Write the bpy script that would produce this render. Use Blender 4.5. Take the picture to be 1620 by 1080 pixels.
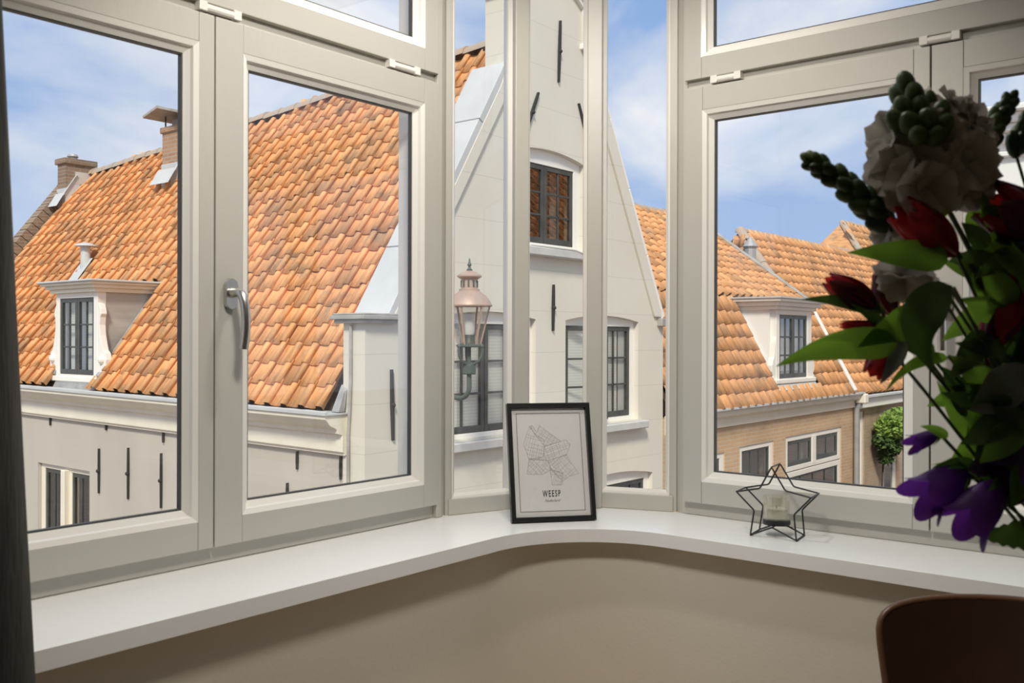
import bpy, bmesh, math, random
from mathutils import Vector, Matrix
from mathutils.geometry import tessellate_polygon

# ------------------------------------------------------------------ scene, camera, sky, lights
for _o in list(bpy.data.objects):
    bpy.data.objects.remove(_o, do_unlink=True)
scene = bpy.context.scene
col = scene.collection
random.seed(7)

FOCAL_PX = 1527.0
EYE = Vector((0.0, 0.0, 1.30))
YAW = math.radians(39.01)                       # view direction, measured from the left window wall
FWD = Vector((math.cos(YAW), math.sin(YAW), 0))
RGT = Vector((math.sin(YAW), -math.cos(YAW), 0))
UP = Vector((0, 0, 1))

cam_data = bpy.data.cameras.new('camera')
cam_data.sensor_width = 36.0
cam_data.lens = FOCAL_PX / 1620.0 * 36.0
cam_data.shift_y = -4.7 / 1620.0
cam_data.clip_start = 0.05
cam_data.dof.use_dof = True
cam_data.dof.focus_distance = 5.5
cam_data.dof.aperture_fstop = 9.0
cam = bpy.data.objects.new('camera', cam_data)
col.objects.link(cam)
ROLL = 0.0026
rx = RGT * math.cos(ROLL) + UP * math.sin(ROLL)
ry = UP * math.cos(ROLL) - RGT * math.sin(ROLL)
rz = -FWD
cam.matrix_world = Matrix(((rx.x, ry.x, rz.x, EYE.x), (rx.y, ry.y, rz.y, EYE.y), (rx.z, ry.z, rz.z, EYE.z), (0, 0, 0, 1)))
scene.camera = cam

scene.view_settings.view_transform = 'Standard'
scene.view_settings.look = 'None'
scene.view_settings.exposure = 0.0
scene.view_settings.gamma = 1.0
scene.view_settings.use_curve_mapping = False
scene.cycles.max_bounces = 8
scene.cycles.transparent_max_bounces = 24
scene.cycles.use_denoising = True
scene.cycles.caustics_reflective = False
scene.cycles.caustics_refractive = False

# sky: blue with drifting white cloud, the same all round
world = bpy.data.worlds.new('sky')
scene.world = world
world.use_nodes = True
wn, wl = world.node_tree.nodes, world.node_tree.links
wn.clear()
w_out = wn.new('ShaderNodeOutputWorld')
w_bg = wn.new('ShaderNodeBackground')
w_bg.inputs['Strength'].default_value = 1.0
w_tc = wn.new('ShaderNodeTexCoord')
w_map = wn.new('ShaderNodeMapping')
w_map.inputs['Location'].default_value = (0.81, -3.05, 4.65)
w_map.inputs['Scale'].default_value = (1.0, 1.0, 1.6)
w_n1 = wn.new('ShaderNodeTexNoise')
w_n1.inputs['Scale'].default_value = 3.4
w_n1.inputs['Detail'].default_value = 8.0
w_n1.inputs['Roughness'].default_value = 0.52
w_n1.inputs['Distortion'].default_value = 0.3
w_r1 = wn.new('ShaderNodeValToRGB')
w_r1.color_ramp.elements[0].position = 0.39
w_r1.color_ramp.elements[1].position = 0.61
w_sep = wn.new('ShaderNodeSeparateXYZ')
w_grad = wn.new('ShaderNodeValToRGB')
w_grad.color_ramp.elements[0].position = 0.0
w_grad.color_ramp.elements[0].color = (0.42, 0.57, 0.83, 1)
w_grad.color_ramp.elements[1].position = 0.40
w_grad.color_ramp.elements[1].color = (0.25, 0.42, 0.76, 1)
w_mix = wn.new('ShaderNodeMixRGB')
w_mix.inputs['Color2'].default_value = (0.90, 0.92, 0.95, 1)
wl.new(w_tc.outputs['Generated'], w_map.inputs['Vector'])
wl.new(w_map.outputs['Vector'], w_n1.inputs['Vector'])
wl.new(w_n1.outputs['Fac'], w_r1.inputs['Fac'])
wl.new(w_tc.outputs['Generated'], w_sep.inputs['Vector'])
wl.new(w_sep.outputs['Z'], w_grad.inputs['Fac'])
wl.new(w_r1.outputs['Color'], w_mix.inputs['Fac'])
wl.new(w_grad.outputs['Color'], w_mix.inputs['Color1'])
wl.new(w_mix.outputs['Color'], w_bg.inputs['Color'])
wl.new(w_bg.outputs['Background'], w_out.inputs['Surface'])

# hazy sun, high behind the photographer
sun_data = bpy.data.lights.new('sun', 'SUN')
sun_data.energy = 3.2
sun_data.angle = math.radians(10)
sun_data.color = (1.0, 0.95, 0.81)
sun = bpy.data.objects.new('sun', sun_data)
col.objects.link(sun)
sun.rotation_euler = Vector((0.66, 0.45, -0.74)).to_track_quat('-Z', 'Y').to_euler()

# two added lights, out of view, brighten frames and sill: corner spotlight and downlight
# (their fixtures, also added, are built with the room)
LAMP_AT = Vector((0.90, 0.78, 2.56))
LAMP_AIM = Vector((1.02, 0.80, -1.55)).normalized()
DOWN_AT = Vector((1.72, 1.27, 2.735))
for nm, at, aim, watt, size, blend, soft in (('added_spotlight_light', LAMP_AT, LAMP_AIM, 88.0, 106, 0.6, 0.13), ('added_downlight_light', DOWN_AT, Vector((0.02, 0.02, -1)), 72.0, 140, 0.7, 0.07)):
    lamp_data = bpy.data.lights.new(nm, 'SPOT')
    lamp_data.energy = watt
    lamp_data.spot_size = math.radians(size)
    lamp_data.spot_blend = blend
    lamp_data.shadow_soft_size = soft
    lamp_data.color = (1.0, 0.95, 0.875)
    lamp_light = bpy.data.objects.new(nm, lamp_data)
    col.objects.link(lamp_light)
    lamp_light.location = at
    lamp_light.rotation_euler = aim.to_track_quat('-Z', 'Y').to_euler()

# ------------------------------------------------------------------ helpers
ORIGIN = {}


def V(*a):
    return Vector(a)


def tag(o, label=None, cat=None, group=None, kind=None):
    if label: o['label'] = label
    if cat: o['category'] = cat
    if group: o['group'] = group
    if kind: o['kind'] = kind
    return o


def thing(name, loc, label, cat, group=None, kind=None):
    o = bpy.data.objects.new(name, None)
    o.empty_display_size = 0.05
    col.objects.link(o)
    o.location = loc
    ORIGIN[o] = Vector(loc)
    return tag(o, label, cat, group, kind)


def adopt(o, parent, origin):
    """link o at a world origin, below parent"""
    col.objects.link(o)
    ORIGIN[o] = Vector(origin)
    if parent is not None:
        o.parent = parent
        o.location = Vector(origin) - ORIGIN[parent]
    else:
        o.location = origin


class MB:
    """collects polygons of ONE mesh, in world coordinates"""

    def __init__(self):
        self.v, self.f = [], []

    def add(self, verts, faces):
        n = len(self.v)
        self.v += [Vector(p) for p in verts]
        self.f += [tuple(n + i for i in f) for f in faces]
        return self

    def box(self, a, b):
        x0, y0, z0 = a
        x1, y1, z1 = b
        return self.add([(x0, y0, z0), (x1, y0, z0), (x1, y1, z0), (x0, y1, z0), (x0, y0, z1), (x1, y0, z1), (x1, y1, z1), (x0, y1, z1)],
                        [(0, 3, 2, 1), (4, 5, 6, 7), (0, 1, 5, 4), (1, 2, 6, 5), (2, 3, 7, 6), (3, 0, 4, 7)])

    def mbox(self, m, a, b):
        """box in mapped coordinates (u, w, z)"""
        x0, y0, z0 = a
        x1, y1, z1 = b
        c = [(x0, y0, z0), (x1, y0, z0), (x1, y1, z0), (x0, y1, z0), (x0, y0, z1), (x1, y0, z1), (x1, y1, z1), (x0, y1, z1)]
        return self.add([m(*p) for p in c],
                        [(0, 3, 2, 1), (4, 5, 6, 7), (0, 1, 5, 4), (1, 2, 6, 5), (2, 3, 7, 6), (3, 0, 4, 7)])

    def prism(self, poly, m, lo, hi, holes=()):
        """polygon (2d, with holes) between two levels; m(p, q, level) -> world"""
        loops = [list(poly)] + [list(h) for h in holes]
        tris = tessellate_polygon([[Vector((p[0], p[1], 0)) for p in l] for l in loops])
        flat = [p for l in loops for p in l]
        n = len(flat)
        vs = [m(p[0], p[1], lo) for p in flat] + [m(p[0], p[1], hi) for p in flat]
        fs = [tuple(t) for t in tris] + [tuple(i + n for i in reversed(t)) for t in tris]
        s = 0
        for l in loops:
            k = len(l)
            for i in range(k):
                j = (i + 1) % k
                fs.append((s + i, s + j, s + j + n, s + i + n))
            s += k
        return self.add(vs, fs)

    def tube(self, pts, r, seg=8, caps=True, closed=False):
        pts = [Vector(p) for p in pts]
        n = len(pts)
        rs = r if isinstance(r, (list, tuple)) else [r] * n
        rings = []
        ref = None
        for i, p in enumerate(pts):
            if closed:
                t = pts[(i + 1) % n] - pts[i - 1]
            else:
                t = pts[min(i + 1, n - 1)] - pts[max(i - 1, 0)]
            t.normalize()
            if ref is None:
                ref = t.orthogonal().normalized()
            a = (ref - t * ref.dot(t))
            if a.length < 1e-6:
                a = t.orthogonal()
            a.normalize()
            ref = a
            b = t.cross(a)
            rings.append([p + (a * math.cos(k * 2 * math.pi / seg) + b * math.sin(k * 2 * math.pi / seg)) * rs[i] for k in range(seg)])
        vs = [q for ring in rings for q in ring]
        fs = []
        for i in range(n if closed else n - 1):
            j = (i + 1) % n
            for k in range(seg):
                l = (k + 1) % seg
                fs.append((i * seg + k, i * seg + l, j * seg + l, j * seg + k))
        if caps and not closed:
            fs.append(tuple(range(seg)))
            fs.append(tuple((n - 1) * seg + k for k in range(seg)))
        return self.add(vs, fs)

    def lathe(self, prof, c, seg=24, axis=None, x=None):
        """prof [(radius, height)] turned about an axis through c"""
        c = Vector(c)
        ax = Vector(axis).normalized() if axis is not None else Vector((0, 0, 1))
        a = ax.orthogonal().normalized() if x is None else (Vector(x) - ax * Vector(x).dot(ax)).normalized()
        b = ax.cross(a)
        vs = []
        for r, h in prof:
            for k in range(seg):
                t = 2 * math.pi * k / seg
                vs.append(c + ax * h + (a * math.cos(t) + b * math.sin(t)) * r)
        fs = []
        for i in range(len(prof) - 1):
            for k in range(seg):
                l = (k + 1) % seg
                fs.append((i * seg + k, i * seg + l, (i + 1) * seg + l, (i + 1) * seg + k))
        if prof[0][0] > 1e-5: fs.append(tuple(reversed(range(seg))))
        if prof[-1][0] > 1e-5: fs.append(tuple((len(prof) - 1) * seg + k for k in range(seg)))
        return self.add(vs, fs)

    def ball(self, c, r, seg=10, rings=7, axis=(0, 0, 1), stretch=1.0):
        prof = []
        for i in range(rings + 1):
            t = -math.pi / 2 + math.pi * i / rings
            prof.append((max(r * math.cos(t), 1e-6 if i in (0, rings) else 0), r * stretch * math.sin(t)))
        return self.lathe(prof, c, seg, axis)

    def bar(self, a, b, w, d, side=(0, 0, 1)):
        """rectangular bar from a to b, w across 'side', d across the third way"""
        a, b = Vector(a), Vector(b)
        t = (b - a).normalized()
        s = Vector(side)
        s = (s - t * s.dot(t)).normalized()
        n = t.cross(s)
        vs = []
        for p in (a, b):
            for i, j in ((-1, -1), (1, -1), (1, 1), (-1, 1)):
                vs.append(p + s * (w / 2 * i) + n * (d / 2 * j))
        return self.add(vs, [(0, 1, 2, 3), (7, 6, 5, 4), (0, 4, 5, 1), (1, 5, 6, 2), (2, 6, 7, 3), (3, 7, 4, 0)])

    def ring(self, m, u0, u1, z0, z1, prof):
        """mitred rectangular moulding, prof [(inset, depth)]"""
        n = len(self.v)
        vs = []
        for ins, dep in prof:
            vs += [m(u0 + ins, dep, z0 + ins), m(u1 - ins, dep, z0 + ins), m(u1 - ins, dep, z1 - ins), m(u0 + ins, dep, z1 - ins)]
        fs = []
        for i in range(len(prof) - 1):
            for k in range(4):
                l = (k + 1) % 4
                fs.append((i * 4 + k, i * 4 + l, (i + 1) * 4 + l, (i + 1) * 4 + k))
        return self.add(vs, fs)

    def build(self, name, mat, parent=None, smooth=False, bevel=0.0, seg=1, angle=40, origin=None, subsurf=0):
        xs = [p.x for p in self.v]; ys = [p.y for p in self.v]; zs = [p.z for p in self.v]
        if origin is None:
            origin = Vector(((min(xs) + max(xs)) / 2, (min(ys) + max(ys)) / 2, min(zs)))
        me = bpy.data.meshes.new(name)
        me.from_pydata([p - Vector(origin) for p in self.v], [], self.f)
        bm = bmesh.new()
        bm.from_mesh(me)
        bmesh.ops.recalc_face_normals(bm, faces=bm.faces)
        bm.to_mesh(me)
        bm.free()
        me.materials.append(M[mat] if isinstance(mat, str) else mat)
        if smooth:
            me.polygons.foreach_set('use_smooth', [True] * len(me.polygons))
        o = bpy.data.objects.new(name, me)
        adopt(o, parent, origin)
        if bevel > 0:
            b = o.modifiers.new('bevel', 'BEVEL')
            b.width = bevel
            b.segments = seg
            b.limit_method = 'ANGLE'
            b.angle_limit = math.radians(angle)
        if subsurf:
            s = o.modifiers.new('subsurf', 'SUBSURF')
            s.levels = s.render_levels = subsurf
        elif smooth:
            try:
                me.set_sharp_from_angle(angle=math.radians(angle))
            except Exception:
                pass
        return o


# ------------------------------------------------------------------ materials
M = {}


def nodes_of(name):
    m = bpy.data.materials.new(name)
    m.use_nodes = True
    n, l = m.node_tree.nodes, m.node_tree.links
    return m, n, l, n['Principled BSDF']


def mat(name, c, rough=0.5, c2=None, scale=4.0, bump=0.0, bscale=30.0, metal=0.0, stretch=(1, 1, 1), spec=None, lo=0.35, hi=0.65,
        transl=0.0, trans_c=None, coat=0.0, rand=0.0):
    """plain colour with a mottled second colour and fine relief"""
    m, n, l, p = nodes_of(name)
    p.inputs['Base Color'].default_value = (*c, 1)
    p.inputs['Roughness'].default_value = rough
    p.inputs['Metallic'].default_value = metal
    if spec is not None: p.inputs['Specular IOR Level'].default_value = spec
    if coat: p.inputs['Coat Weight'].default_value = coat
    tc = n.new('ShaderNodeNewGeometry')
    mp = n.new('ShaderNodeMapping')
    mp.inputs['Scale'].default_value = stretch
    l.new(tc.outputs['Position'], mp.inputs['Vector'])
    colour = None
    if c2 is not None:
        t = n.new('ShaderNodeTexNoise')
        t.inputs['Scale'].default_value = scale
        t.inputs['Detail'].default_value = 6
        l.new(mp.outputs['Vector'], t.inputs['Vector'])
        r = n.new('ShaderNodeValToRGB')
        r.color_ramp.elements[0].position = lo
        r.color_ramp.elements[0].color = (*c, 1)
        r.color_ramp.elements[1].position = hi
        r.color_ramp.elements[1].color = (*c2, 1)
        l.new(t.outputs['Fac'], r.inputs['Fac'])
        l.new(r.outputs['Color'], p.inputs['Base Color'])
        colour = r.outputs['Color']
    if bump > 0:
        t2 = n.new('ShaderNodeTexNoise')
        t2.inputs['Scale'].default_value = bscale
        t2.inputs['Detail'].default_value = 4
        l.new(mp.outputs['Vector'], t2.inputs['Vector'])
        b = n.new('ShaderNodeBump')
        b.inputs['Strength'].default_value = bump
        b.inputs['Distance'].default_value = 0.01
        l.new(t2.outputs['Fac'], b.inputs['Height'])
        l.new(b.outputs['Normal'], p.inputs['Normal'])
    if transl > 0:
        tr = n.new('ShaderNodeBsdfTranslucent')
        tr.inputs['Color'].default_value = (*(trans_c or c), 1)
        mx = n.new('ShaderNodeMixShader')
        mx.inputs['Fac'].default_value = transl
        l.new(p.outputs['BSDF'], mx.inputs[1])
        l.new(tr.outputs['BSDF'], mx.inputs[2])
        l.new(mx.outputs['Shader'], n['Material Output'].inputs['Surface'])
    M[name] = m
    return m


def glass(name, tint=(1, 1, 1), refl=0.06, rough=0.0, gtint=(1, 1, 1)):
    """thin pane: see-through with a weak mirror that grows at grazing angles"""
    m = bpy.data.materials.new(name)
    m.use_nodes = True
    n, l = m.node_tree.nodes, m.node_tree.links
    n.clear()
    out = n.new('ShaderNodeOutputMaterial')
    tr = n.new('ShaderNodeBsdfTransparent')
    tr.inputs['Color'].default_value = (*tint, 1)
    gl = n.new('ShaderNodeBsdfGlossy')
    gl.inputs['Roughness'].default_value = rough
    gl.inputs['Color'].default_value = (*gtint, 1)
    lw = n.new('ShaderNodeLayerWeight')
    lw.inputs['Blend'].default_value = 0.12
    ma = n.new('ShaderNodeMath')
    ma.operation = 'MULTIPLY_ADD'
    ma.inputs[1].default_value = 0.5
    ma.inputs[2].default_value = refl
    mx = n.new('ShaderNodeMixShader')
    l.new(lw.outputs['Facing'], ma.inputs[0])
    l.new(ma.outputs['Value'], mx.inputs['Fac'])
    l.new(tr.outputs['BSDF'], mx.inputs[1])
    l.new(gl.outputs['BSDF'], mx.inputs[2])
    l.new(mx.outputs['Shader'], out.inputs['Surface'])
    M[name] = m
    return m


def tile_mat(name, base, dark, grey, streak=(3, 26, 2)):
    """fired clay; each tile its own tone, lichen and soot in blotches"""
    m, n, l, p = nodes_of(name)
    p.inputs['Roughness'].default_value = 0.8
    p.inputs['Specular IOR Level'].default_value = 0.2
    oi = n.new('ShaderNodeObjectInfo')
    at = n.new('ShaderNodeAttribute')
    at.attribute_name = 'tone'
    ad = n.new('ShaderNodeMath'); ad.operation = 'ADD'
    fr = n.new('ShaderNodeMath'); fr.operation = 'FRACT'
    l.new(oi.outputs['Random'], ad.inputs[0])
    l.new(at.outputs['Fac'], ad.inputs[1])
    l.new(ad.outputs['Value'], fr.inputs[0])
    r = n.new('ShaderNodeValToRGB')
    e = r.color_ramp.elements
    e[0].position = 0.0; e[0].color = (*[x * 1.12 for x in base], 1)
    e[1].position = 1.0; e[1].color = (*dark, 1)
    k = e.new(0.45); k.color = (*base, 1)
    k = e.new(0.82); k.color = (*[a * 0.6 + b * 0.4 for a, b in zip(base, dark)], 1)
    l.new(fr.outputs['Value'], r.inputs['Fac'])
    g = n.new('ShaderNodeNewGeometry')
    t = n.new('ShaderNodeTexNoise')
    t.inputs['Scale'].default_value = 2.6
    t.inputs['Detail'].default_value = 9
    t.inputs['Roughness'].default_value = 0.7
    l.new(g.outputs['Position'], t.inputs['Vector'])
    rr = n.new('ShaderNodeValToRGB')
    rr.color_ramp.elements[0].position = 0.52
    rr.color_ramp.elements[1].position = 0.72
    rr.color_ramp.elements[1].color = (0.85, 0.85, 0.85, 1)
    l.new(t.outputs['Fac'], rr.inputs['Fac'])
    mx = n.new('ShaderNodeMixRGB')
    mx.inputs['Color2'].default_value = (*grey, 1)
    l.new(rr.outputs['Color'], mx.inputs['Fac'])
    l.new(r.outputs['Color'], mx.inputs['Color1'])
    mp = n.new('ShaderNodeMapping')
    mp.inputs['Scale'].default_value = streak
    l.new(g.outputs['Position'], mp.inputs['Vector'])
    ts = n.new('ShaderNodeTexNoise')
    ts.inputs['Scale'].default_value = 1.0
    ts.inputs['Detail'].default_value = 5
    ts.inputs['Roughness'].default_value = 0.65
    l.new(mp.outputs['Vector'], ts.inputs['Vector'])
    rs = n.new('ShaderNodeValToRGB')
    rs.color_ramp.elements[0].position = 0.33
    rs.color_ramp.elements[0].color = (0.70, 0.66, 0.62, 1)
    rs.color_ramp.elements[1].position = 0.60
    rs.color_ramp.elements[1].color = (1.06, 1.05, 1.03, 1)
    l.new(ts.outputs['Fac'], rs.inputs['Fac'])
    my = n.new('ShaderNodeMixRGB')
    my.blend_type = 'MULTIPLY'
    my.inputs['Fac'].default_value = 1.0
    l.new(mx.outputs['Color'], my.inputs['Color1'])
    l.new(rs.outputs['Color'], my.inputs['Color2'])
    l.new(my.outputs['Color'], p.inputs['Base Color'])
    t2 = n.new('ShaderNodeTexNoise')
    t2.inputs['Scale'].default_value = 45
    l.new(g.outputs['Position'], t2.inputs['Vector'])
    b = n.new('ShaderNodeBump')
    b.inputs['Strength'].default_value = 0.25
    b.inputs['Distance'].default_value = 0.01
    l.new(t2.outputs['Fac'], b.inputs['Height'])
    l.new(b.outputs['Normal'], p.inputs['Normal'])
    M[name] = m


def brick_mat(name, c1, c2, mortar, plane='XZ', bw=0.21, bh=0.062):
    m, n, l, p = nodes_of(name)
    p.inputs['Roughness'].default_value = 0.85
    g = n.new('ShaderNodeNewGeometry')
    s = n.new('ShaderNodeSeparateXYZ')
    c = n.new('ShaderNodeCombineXYZ')
    l.new(g.outputs['Position'], s.inputs['Vector'])
    l.new(s.outputs[plane[0]], c.inputs['X'])
    l.new(s.outputs[plane[1]], c.inputs['Y'])
    t = n.new('ShaderNodeTexBrick')
    t.inputs['Color1'].default_value = (*c1, 1)
    t.inputs['Color2'].default_value = (*c2, 1)
    t.inputs['Mortar'].default_value = (*mortar, 1)
    t.inputs['Scale'].default_value = 1.0
    t.inputs['Brick Width'].default_value = bw
    t.inputs['Row Height'].default_value = bh
    t.inputs['Mortar Size'].default_value = 0.008
    l.new(c.outputs['Vector'], t.inputs['Vector'])
    no = n.new('ShaderNodeTexNoise')
    no.inputs['Scale'].default_value = 1.7
    no.inputs['Detail'].default_value = 6
    l.new(g.outputs['Position'], no.inputs['Vector'])
    mx = n.new('ShaderNodeMixRGB')
    mx.blend_type = 'MULTIPLY'
    mx.inputs['Fac'].default_value = 0.5
    rr = n.new('ShaderNodeValToRGB')
    rr.color_ramp.elements[0].position = 0.3
    rr.color_ramp.elements[0].color = (0.62, 0.58, 0.55, 1)
    rr.color_ramp.elements[1].position = 0.65
    l.new(no.outputs['Fac'], rr.inputs['Fac'])
    l.new(t.outputs['Color'], mx.inputs['Color1'])
    l.new(rr.outputs['Color'], mx.inputs['Color2'])
    l.new(mx.outputs['Color'], p.inputs['Base Color'])
    b = n.new('ShaderNodeBump')
    b.inputs['Strength'].default_value = 0.5
    b.inputs['Distance'].default_value = 0.006
    b.invert = True
    l.new(t.outputs['Fac'], b.inputs['Height'])
    l.new(b.outputs['Normal'], p.inputs['Normal'])
    M[name] = m


def stripe_mat(name, c, c2, axis='Z', period=0.035, rough=0.6):
    """blind slats too fine to model at this distance"""
    m, n, l, p = nodes_of(name)
    p.inputs['Roughness'].default_value = rough
    g = n.new('ShaderNodeNewGeometry')
    s = n.new('ShaderNodeSeparateXYZ')
    l.new(g.outputs['Position'], s.inputs['Vector'])
    d = n.new('ShaderNodeMath'); d.operation = 'DIVIDE'
    d.inputs[1].default_value = period
    f = n.new('ShaderNodeMath'); f.operation = 'FRACT'
    l.new(s.outputs[axis], d.inputs[0])
    l.new(d.outputs['Value'], f.inputs[0])
    r = n.new('ShaderNodeValToRGB')
    r.color_ramp.elements[0].position = 0.0; r.color_ramp.elements[0].color = (*c2, 1)
    r.color_ramp.elements[1].position = 0.35; r.color_ramp.elements[1].color = (*c, 1)
    l.new(f.outputs['Value'], r.inputs['Fac'])
    l.new(r.outputs['Color'], p.inputs['Base Color'])
    M[name] = m


# room
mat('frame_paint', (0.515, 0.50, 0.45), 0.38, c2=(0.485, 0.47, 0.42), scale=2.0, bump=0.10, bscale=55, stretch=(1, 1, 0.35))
mat('bead_paint', (0.80, 0.78, 0.72), 0.15)
mat('sill_paint', (0.88, 0.87, 0.845), 0.22, bump=0.04, bscale=40)
mat('wall_paint', (0.70, 0.645, 0.55), 0.75, c2=(0.67, 0.615, 0.52), scale=1.2, bump=0.05, bscale=120)
mat('ceiling_paint', (0.82, 0.80, 0.76), 0.8)
mat('floor_wood', (0.62, 0.48, 0.34), 0.4, c2=(0.52, 0.40, 0.27), scale=3.0, stretch=(1, 9, 1), bump=0.05)
mat('gasket', (0.06, 0.06, 0.055), 0.5)
mat('outer_paint', (0.93, 0.88, 0.78), 0.4)
glass('window_glass', refl=0.012)
mat('steel', (0.62, 0.61, 0.58), 0.3, metal=1.0)
mat('hinge_paint', (0.76, 0.74, 0.68), 0.3)
mat('lamp_white', (0.8, 0.8, 0.78), 0.5)
# white house
mat('facade_plaster', (0.755, 0.72, 0.62), 0.8, c2=(0.715, 0.675, 0.575), scale=0.9, bump=0.12, bscale=14)
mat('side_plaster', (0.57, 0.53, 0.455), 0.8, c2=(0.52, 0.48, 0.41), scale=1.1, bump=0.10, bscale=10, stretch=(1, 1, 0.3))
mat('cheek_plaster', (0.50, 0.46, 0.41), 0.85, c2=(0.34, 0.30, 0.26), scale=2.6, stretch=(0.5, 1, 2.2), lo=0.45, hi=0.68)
mat('cream_wood', (0.88, 0.825, 0.69), 0.55, c2=(0.83, 0.77, 0.63), scale=3)
mat('white_wood', (0.90, 0.865, 0.79), 0.5)
mat('lead', (0.30, 0.30, 0.30), 0.55, c2=(0.44, 0.44, 0.43), scale=5)
mat('lead_pale', (0.62, 0.63, 0.62), 0.55, c2=(0.55, 0.565, 0.56), scale=2.2)
mat('stone_grey', (0.34, 0.32, 0.29), 0.8, c2=(0.46, 0.44, 0.40), scale=6)
mat('sill_stone', (0.55, 0.54, 0.51), 0.7, c2=(0.62, 0.60, 0.57), scale=5)
mat('iron', (0.035, 0.033, 0.03), 0.6)
mat('dark_sash', (0.05, 0.055, 0.05), 0.4, c2=(0.085, 0.085, 0.078), scale=6)
glass('far_glass', tint=(0.95, 0.96, 0.95), refl=0.05)
glass('far_glass_dark', tint=(0.75, 0.77, 0.77), refl=0.12)
stripe_mat('blind', (0.90, 0.87, 0.80), (0.70, 0.67, 0.61))
mat('curtain_pale', (0.70, 0.68, 0.63), 0.8)
mat('inside_dark', (0.05, 0.045, 0.04), 0.9)
tile_mat('clay_tile', (0.86, 0.445, 0.20), (0.58, 0.32, 0.165), (0.30, 0.255, 0.19))
tile_mat('clay_tile_pale', (0.80, 0.425, 0.20), (0.56, 0.32, 0.17), (0.34, 0.29, 0.225), (26, 3, 2))
mat('roof_deck', (0.10, 0.065, 0.04), 0.9)
mat('ridge_mortar', (0.42, 0.38, 0.32), 0.9, c2=(0.50, 0.36, 0.25), scale=5)
brick_mat('chimney_brick', (0.42, 0.23, 0.13), (0.52, 0.30, 0.17), (0.45, 0.40, 0.33), 'YZ')
brick_mat('chimney_brick_dark', (0.25, 0.17, 0.11), (0.32, 0.22, 0.14), (0.34, 0.30, 0.25), 'XZ')
brick_mat('house_brick', (0.60, 0.395, 0.225), (0.66, 0.45, 0.265), (0.62, 0.51, 0.38), 'XZ')
brick_mat('house_brick_dark', (0.48, 0.34, 0.22), (0.54, 0.39, 0.26), (0.46, 0.40, 0.33), 'XZ')
brick_mat('street_brick', (0.28, 0.22, 0.19), (0.36, 0.27, 0.22), (0.22, 0.20, 0.18), 'XY')
mat('far_white', (0.84, 0.82, 0.78), 0.7)
mat('zinc', (0.40, 0.41, 0.41), 0.45, c2=(0.5, 0.5, 0.49), scale=5, metal=0.3)
# lantern
def add_joints(name, period, dark, width):
    m = M[name]
    n, l = m.node_tree.nodes, m.node_tree.links
    p = n['Principled BSDF']
    src = p.inputs['Base Color'].links[0].from_socket
    g = n.new('ShaderNodeNewGeometry')
    s = n.new('ShaderNodeSeparateXYZ')
    l.new(g.outputs['Position'], s.inputs['Vector'])
    no = n.new('ShaderNodeTexNoise')
    no.inputs['Scale'].default_value = 0.7
    l.new(g.outputs['Position'], no.inputs['Vector'])
    a = n.new('ShaderNodeMath'); a.operation = 'MULTIPLY_ADD'
    a.inputs[1].default_value = 0.05
    l.new(no.outputs['Fac'], a.inputs[0]); l.new(s.outputs['Z'], a.inputs[2])
    d = n.new('ShaderNodeMath'); d.operation = 'DIVIDE'; d.inputs[1].default_value = period
    l.new(a.outputs['Value'], d.inputs[0])
    f = n.new('ShaderNodeMath'); f.operation = 'FRACT'
    l.new(d.outputs['Value'], f.inputs[0])
    r = n.new('ShaderNodeValToRGB')
    e = r.color_ramp.elements
    e[0].position = 0.0; e[0].color = (1, 1, 1, 1)
    e[1].position = 1.0; e[1].color = (1, 1, 1, 1)
    k = e.new(0.5 - width); k.color = (1, 1, 1, 1)
    k = e.new(0.5); k.color = (dark, dark, dark, 1)
    k = e.new(0.5 + width); k.color = (1, 1, 1, 1)
    l.new(f.outputs['Value'], r.inputs['Fac'])
    mx = n.new('ShaderNodeMixRGB'); mx.blend_type = 'MULTIPLY'; mx.inputs['Fac'].default_value = 1.0
    l.new(src, mx.inputs['Color1']); l.new(r.outputs['Color'], mx.inputs['Color2'])
    l.new(mx.outputs['Color'], p.inputs['Base Color'])


add_joints('facade_plaster', 0.47, 0.80, 0.012)
mat('copper_pale', (0.55, 0.40, 0.32), 0.45, c2=(0.48, 0.36, 0.30), scale=8, metal=0.25)
mat('lantern_green', (0.10, 0.125, 0.11), 0.45)
glass('lantern_glass', tint=(0.9, 0.9, 0.88), refl=0.10)
mat('bulb_white', (0.9, 0.9, 0.88), 0.3)
# small things
mat('frame_black', (0.012, 0.012, 0.011), 0.35)
mat('paper', (0.74, 0.72, 0.70), 0.6)
mat('paper_mat', (0.60, 0.585, 0.56), 0.7)
mat('ink', (0.03, 0.03, 0.03), 0.6)
mat('ink_pale', (0.44, 0.43, 0.42), 0.7)
mat('ink_grey', (0.16, 0.155, 0.15), 0.7)
glass('picture_glass', refl=0.02)
mat('wire_black', (0.015, 0.014, 0.013), 0.45)
glass('votive_glass', tint=(0.975, 0.97, 0.94), refl=0.08)
mat('wax', (0.72, 0.69, 0.60), 0.5, transl=0.3)
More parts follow.
